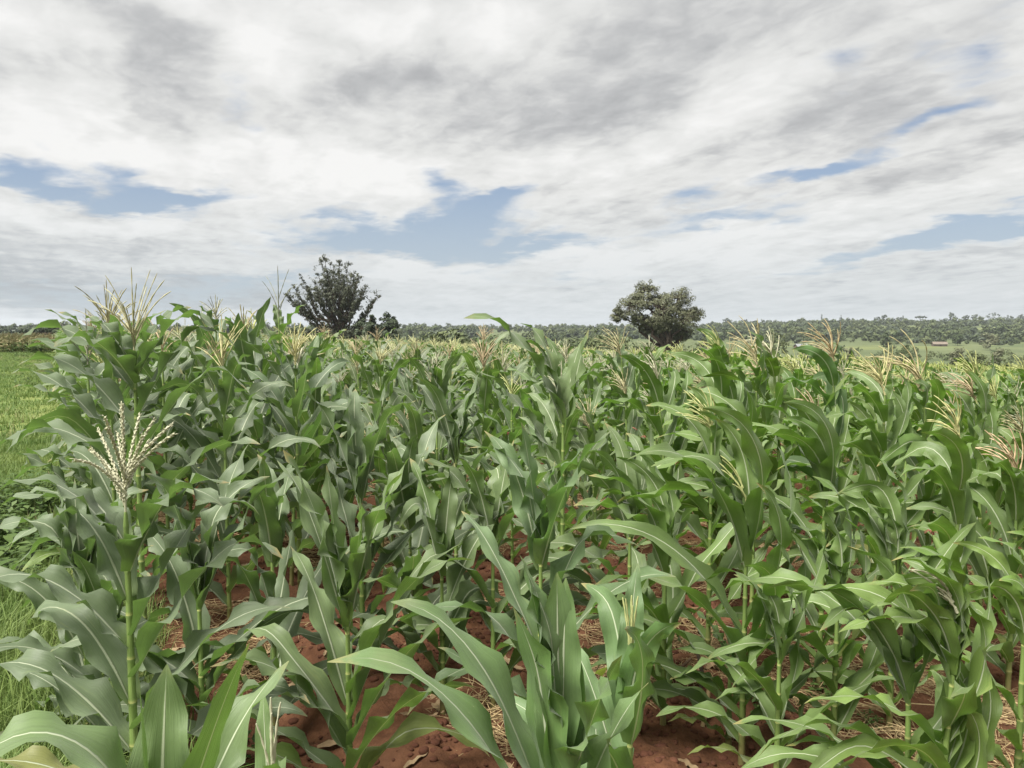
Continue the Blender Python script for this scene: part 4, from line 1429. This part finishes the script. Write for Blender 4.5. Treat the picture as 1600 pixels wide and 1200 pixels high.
thorn_tree()
Y = 110.0
b = ground_at(1050, Y)
lobe_tree('round_tree', b, metre_lobes(1050, Y, b, [(1012, 453, 20, 15), (1058, 466, 22, 16), (1034, 472, 20, 16), (1002, 472, 18, 14), (1046, 490, 26, 16), (985, 478, 24, 18), (968, 492, 16, 12), (1030, 485, 30, 20), (1085, 490, 16, 13), (1000, 500, 17, 11), (1018, 512, 18, 13), (1065, 500, 28, 18), (1045, 515, 26, 18), (1030, 505, 20, 14), (1068, 520, 16, 13)]),
          "broad tree with rounded olive-green crown rising above the maize right of the middle", M_TREE2, .38, 41, clumps=46, per=56, size=.115, trunk_h=1.6)
Y = 92.0
b = ground_at(577, Y)
lobe_tree('small_tree', b, metre_lobes(577, Y, b, [(576, 500, 13, 9), (568, 513, 15, 12), (584, 514, 14, 12), (576, 524, 18, 8)]), "small dark bushy tree touching the right side of the twiggy tree", M_TREE3, .14, 42, clumps=16, per=40, size=.15)
b = ground_at(605, Y)
lobe_tree('small_tree', b, metre_lobes(605, Y, b, [(605, 500, 14, 10), (615, 510, 14, 11), (600, 514, 14, 12), (608, 523, 20, 9)]), "small dark round tree standing second right of the twiggy tree", M_TREE3, .14, 43, clumps=16, per=40, size=.15)
Y = 94.0
b = ground_at(520, Y)
lobe_tree('undergrowth_shrub', b, metre_lobes(520, Y, b, [(505, 520, 22, 9), (535, 522, 20, 8), (555, 522, 15, 9), (485, 522, 14, 9)]), "brownish tangled shrub around the foot of the twiggy tree", M_TREE1, .08, 44, clumps=18, per=30, size=.15, cat='shrub')
Y = 150.0
b = ground_at(75, Y)
lobe_tree('spreading_tree', b, metre_lobes(75, Y, b, [(72, 510, 16, 6), (90, 514, 16, 6), (60, 516, 14, 6), (104, 517, 8, 4), (45, 520, 12, 5)]), "low dark spreading tree on the skyline at the far left behind the meadow", M_TREE3, .3, 45, clumps=18, per=34, size=.28)
for i, (x, y, r_, Y, lab) in enumerate([(8, 521, 9, 170, "dark hedge bush on the skyline touching the photo's left border"), (28, 522, 10, 170, "dark hedge bush on the skyline left of the low spreading tree")]):
    b = ground_at(x, Y)
    lobe_tree('hedge_bush', b, metre_lobes(x, Y, b, [(x - 3, y, r_, 4), (x + 4, y + 2, r_, 4)]), lab, M_TREE3, .12, 50 + i, clumps=14, per=26, size=.3, cat='bush')


# drying crop strip behind the meadow
def dry_proto(seed):
    g = merge([x[1] for x in plant_geos(seed, 1.15, 'tassel', nleaf=7, L=.5, W=.07, segs=4, cols=3, detail=0, nb=6, tlen=.25)])
    return g.mesh('dry_crop_plant', M_DRYCROP)


r_ = np.random.RandomState(9)
xx, yy = r_.uniform(-50, -27, 3000), r_.uniform(50, 66, 3000)
w_, l_ = wl(xx, yy)
k = (w_ < -0.2) & (yy > 51 + 0.8 * np.sin(xx))
P = np.column_stack([xx[k], yy[k], terrain(xx[k], yy[k])])
sc_('drying_crop', [dry_proto(500 + i) for i in range(4)], P, 0.75, 1.15, "strip of drying brownish crop at the back of the meadow", 'crop')
w2 = [weed_proto(90 + i, 60, 0.9, 0.22, M_WEED) for i in range(3)]
k = (w_ < -0.2) & (yy > 50) & (yy < 52.5)
P = np.column_stack([xx[k][:140], yy[k][:140], terrain(xx[k], yy[k])[:140]])
sc_('field_edge_weeds', w2, P, .5, 1.0, "dark green weeds along the front of the drying crop strip", 'weeds')


# scrub and far woods
def bush_proto(seed, n_clump, per, size, tall=1.0, mat=None):
    rs_ = np.random.RandomState(seed)
    C, RR = [], []
    for _ in range(n_clump):
        a = rs_.uniform(0, 6.28)
        r0 = rs_.uniform(0, .75)
        C.append(np.array([math.cos(a) * r0, math.sin(a) * r0, (0.25 + 0.75 * rs_.random() * (1 - .5 * r0)) * tall]))
        RR.append(rs_.uniform(.18, .36))
    return quads_mesh('scrub_bush', leaf_cards(C, RR, per, size, rs_), mat or M_BUSH)


bushes = [bush_proto(600 + i, 12, 13, .13, 1.0 + .25 * (i % 3)) for i in range(6)]
bushes_far = [bush_proto(620 + i, 9, 14, .21, .8 + .3 * (i % 3), M_BUSH if i % 3 else M_TREE3) for i in range(7)]


def polar(n, d0, d1, a0, a1, seed, fn=None, pw=1.0):
    r_ = np.random.RandomState(seed)
    d = (r_.uniform(d0 ** pw, d1 ** pw, n)) ** (1 / pw)
    a = np.radians(r_.uniform(a0, a1, n))
    x, y = np.sin(a) * d, np.cos(a) * d
    if fn is not None:
        k = fn(x, y, d, np.degrees(a), r_)
        x, y = x[k], y[k]
    return np.column_stack([x, y, terrain(x, y) - 0.2])


sc_('scrub', bushes, np.concatenate([
    polar(330, 102, 170, 6, 44, 1, lambda x, y, d, a, r: (fbm(x / 22, y / 22, 2, 91) > .52)),
    polar(420, 170, 440, 2, 46, 2, lambda x, y, d, a, r: (fbm(x / 35, y / 35, 3, 92) > .57)),
    polar(700, 110, 420, -20, 8, 3, lambda x, y, d, a, r: (fbm(x / 28, y / 28, 2, 93) > .46))]), 1.1, 3.2, "scattered scrub bushes over the valley behind the field", 'scrub')
sc_('far_woodland', bushes_far, np.concatenate([
    polar(5200, 470, 1150, 3, 48, 4, lambda x, y, d, a, r: (fbm(x / 90, y / 50, 3, 94) > .40), 1.5),
    polar(2600, 420, 1250, -40, 5, 5, lambda x, y, d, a, r: (fbm(x / 70, y / 70, 2, 95) > .34), 1.5)]), 1.6, 6.2, "dense dark bushes covering the far hillside below the skyline", 'woodland', 3)

# trees one can pick out on the skyline and in the valley
SKY = [(1135, 503, 8, 7, "rounded dark tree on the skyline just right of the round-crowned tree"), (1164, 504, 8, 5, "flat dark tree on the skyline behind the drooping feathery tassel"),
       (1380, 497, 8, 6, "small dome-shaped tree on the skyline left of the umbrella tree"), (1453, 500, 0, 0, None), (1484, 497, 13, 7, "wide dark tree on the ridge just left of the square-topped tree"),
       (1485, 494, 7, 8, "square-topped tall dark tree on the ridge"), (1508, 498, 7, 6, "small round tree on the ridge right of the square-topped tree"),
       (1523, 497, 9, 6, "low rounded tree on the ridge third from the square-topped tree"), (1550, 496, 14, 7, "widest rounded tree on the ridge near the right edge"),
       (1575, 498, 9, 5, "low flat tree on the ridge right of the widest one"), (1592, 497, 10, 6, "round tree on the ridge at the photo's right border"),
       (1345, 502, 7, 5, "small round bushy tree on the skyline at the left end of the ridge"), (1370, 501, 6, 6, "narrow round tree on the skyline beside the dome-shaped tree"), (1402, 500, 10, 5, "spreading low tree on the skyline left of the umbrella tree"), (1272, 505, 9, 4, "low dark tree on the skyline left of the reddish tassel"), (1238, 505, 9, 4, "flat dark clump of a tree on the skyline above the pale roof")]
for i, (x, y, rx, ry, lab) in enumerate(SKY):
    if lab is None or i == 4:
        continue
    Y = 960.0
    b = ground_at(x, Y)
    kx = Y / F
    zb = at(x, y + ry, Y).z - b[2]
    zt = at(x, y - ry, Y).z - b[2]
    zt = max(zt, 3.0)
    zc, rz = zt * .58, zt * .42
    lobe_tree('ridge_tree', b, [(-rx * kx * .35, 0, zc * .95, rx * kx * .6, rz), (rx * kx * .35, 1, zc, rx * kx * .6, rz * .95), (0, -1, zc * 1.05, rx * kx * .6, rz)], lab, M_TREE3, .35, 700 + i, clumps=8, per=20, size=.75, twigs=False)
Y = 940.0
b = ground_at(1438, Y)
zt = at(1438, 494, Y).z - b[2]
lobe_tree('umbrella_tree', b, [(-4.0, 0, zt * .86, 3.6, .9), (4.0, 0, zt * .84, 3.6, .9), (0, 0, zt * .93, 4.5, 1.0), (0, 2, zt * .88, 4, .9)], "flat-topped umbrella tree standing clear on the ridge", M_TREE3, .32, 760, clumps=10, per=22, size=.6, trunk_h=zt * .5, twigs=False)


def thin_conifer(px, top, label, seed):
    Y_ = 900.0
    b_ = ground_at(px, Y_)
    H = at(px, top, Y_).z - b_[2]
    rs_ = np.random.RandomState(seed)
    root = empty('slender_tree', b_, label, 'tree')
    g = Geo()
    tube(g, [(0, 0, -.3), (0, 0, H * .5), (.1, 0, H)], [.28, .18, .04], 6)
    link('trunk', g.mesh('trunk', M_BARK), root)
    C = [np.array([rs_.normal() * .9 * (1 - t), rs_.normal() * .9 * (1 - t), H * (0.2 + .8 * t)]) for t in rs_.random(38)]
    link('crown', quads_mesh('crown', leaf_cards(C, [.8] * 38, 9, .36, rs_), M_TREE3), root)


thin_conifer(1283, 491, "thin feathery conifer on the skyline left of the reddish brown tassel", 1)
thin_conifer(1313, 491, "thin feathery conifer on the skyline right of the reddish brown tassel", 2)
thin_conifer(1410, 493, "thin feathery conifer on the skyline left of the umbrella tree", 3)
for i, (x, y, rx, ry, Y, lab) in enumerate([(1212, 522, 24, 13, 190, "large olive bush standing right of the drooping feathery tassel"), (1330, 545, 16, 9, 140, "dark bush at the field's far edge left of the large straw tassel"), (1410, 545, 20, 8, 150, "dark flat bush just beyond the field below the bowed tassel"),
                                            (1498, 548, 13, 13, 140, "grey-green bush beyond the field left of the pinkish tassel"), (1530, 552, 18, 8, 138, "low grey-green bush beside the tallest bush at the field's far edge"), (1548, 526, 16, 10, 330, "round olive bush in the green plots near the right edge"),
                                            (1497, 524, 9, 5, 400, "small pale bush on the near edge of the far woodland"), (1560, 548, 12, 6, 170, "very dark low bush near the right edge beyond the field"), (1385, 522, 9, 5, 350, "dark little bush in the valley left of the bowed tassel"), (1265, 540, 18, 9, 150, "dark bush below the pale-roofed shed"),
                                            (1110, 535, 22, 12, 130, "dark bush right of the round-crowned tree's foot"), (945, 528, 24, 9, 150, "dark bush left of the round-crowned tree's foot")]):
    b = ground_at(x, Y)
    kx = Y / F
    zt = at(x, y - ry, Y).z - b[2]
    zt = max(zt, 1.5)
    lobe_tree('valley_bush', b, [(-rx * kx * .4, 0, zt * .5, rx * kx * .55, zt * .4), (rx * kx * .4, 1, zt * .48, rx * kx * .55, zt * .38), (0, -.5, zt * .62, rx * kx * .55, zt * .36)], lab, M_BUSH if i % 2 == 0 else M_TREE2, .10, 800 + i, clumps=14, per=26, size=.10 + .0008 * Y, cat='bush', twigs=False)


# sheds in the valley
def shed(px, Y_, wd, ht, dp, mat_r, label, rz):
    b_ = ground_at(px, Y_)
    root = empty('farm_shed', b_, label, 'shed')
    root.rotation_euler = (0, 0, R(rz))

    def box(g, x0, x1, y0, y1, z0, z1):
        g.add([(x0, y0, z0), (x1, y0, z0), (x1, y1, z0), (x0, y1, z0), (x0, y0, z1), (x1, y0, z1), (x1, y1, z1), (x0, y1, z1)],
              [(0, 3, 2, 1), (4, 5, 6, 7), (0, 1, 5, 4), (1, 2, 6, 5), (2, 3, 7, 6), (3, 0, 4, 7)])
    g = Geo()
    box(g, -wd / 2, wd / 2, -dp / 2, dp / 2, -.5, ht)
    for s in (-1, 1):
        g.add([(s * wd / 2, -dp / 2, ht), (s * wd / 2, dp / 2, ht), (s * wd / 2, 0, ht + dp * .3)], [(0, 1, 2)])
    link('wall', g.mesh('wall', M_MUD, False), root)
    g = Geo()
    o = .4
    for s in (-1, 1):
        y1 = s * (dp / 2 + o)
        z1 = ht - o * .6 + .06
        r0 = (ht + dp * .3 + .06)
        g.add([(-wd / 2 - o, 0, r0), (wd / 2 + o, 0, r0), (wd / 2 + o, y1, z1), (-wd / 2 - o, y1, z1), (-wd / 2 - o, 0, r0 + .08), (wd / 2 + o, 0, r0 + .08), (wd / 2 + o, y1, z1 + .08), (-wd / 2 - o, y1, z1 + .08)],
              [(0, 1, 2, 3), (7, 6, 5, 4), (0, 4, 5, 1), (1, 5, 6, 2), (2, 6, 7, 3), (3, 7, 4, 0)])
    link('roof', g.mesh('roof', mat_r, False), root)
    g = Geo()
    box(g, -.45, .45, -dp / 2 - .06, -dp / 2 + .02, -.2, ht * .92)
    link('door', g.mesh('door', M_DOOR, False), root)


shed(1252, 340, 5.0, 1.5, 3.4, M_ROOF, "small shed with pale metal roof in the valley left of the reddish tassel", 12)
shed(1468, 395, 6.4, 1.3, 3.4, M_RUST, "low shed with brown roof at the foot of the far woodland", -8)


# ------------------------------------------------------------------ the air
def make_haze():
    m, T = new_mat('haze')
    vol = T.n('ShaderNodeVolumePrincipled', {'Color': (0.86, 0.92, 1.0, 1), 'Density': 0.00016, 'Anisotropy': 0.2})
    o = T.n('ShaderNodeOutputMaterial')
    T.t.links.new(vol.outputs[0], o.inputs['Volume'])
    g = Geo()
    a, z0, z1 = 2800.0, -14.0, 32.0
    g.add([(-a, -a, z0), (a, -a, z0), (a, a, z0), (-a, a, z0), (-a, -a, z1), (a, -a, z1), (a, a, z1), (-a, a, z1)],
          [(0, 3, 2, 1), (4, 5, 6, 7), (0, 1, 5, 4), (1, 2, 6, 5), (2, 3, 7, 6), (3, 0, 4, 7)])
    tag(link('haze', g.mesh('haze', m, False)), kind='stuff')


make_haze()
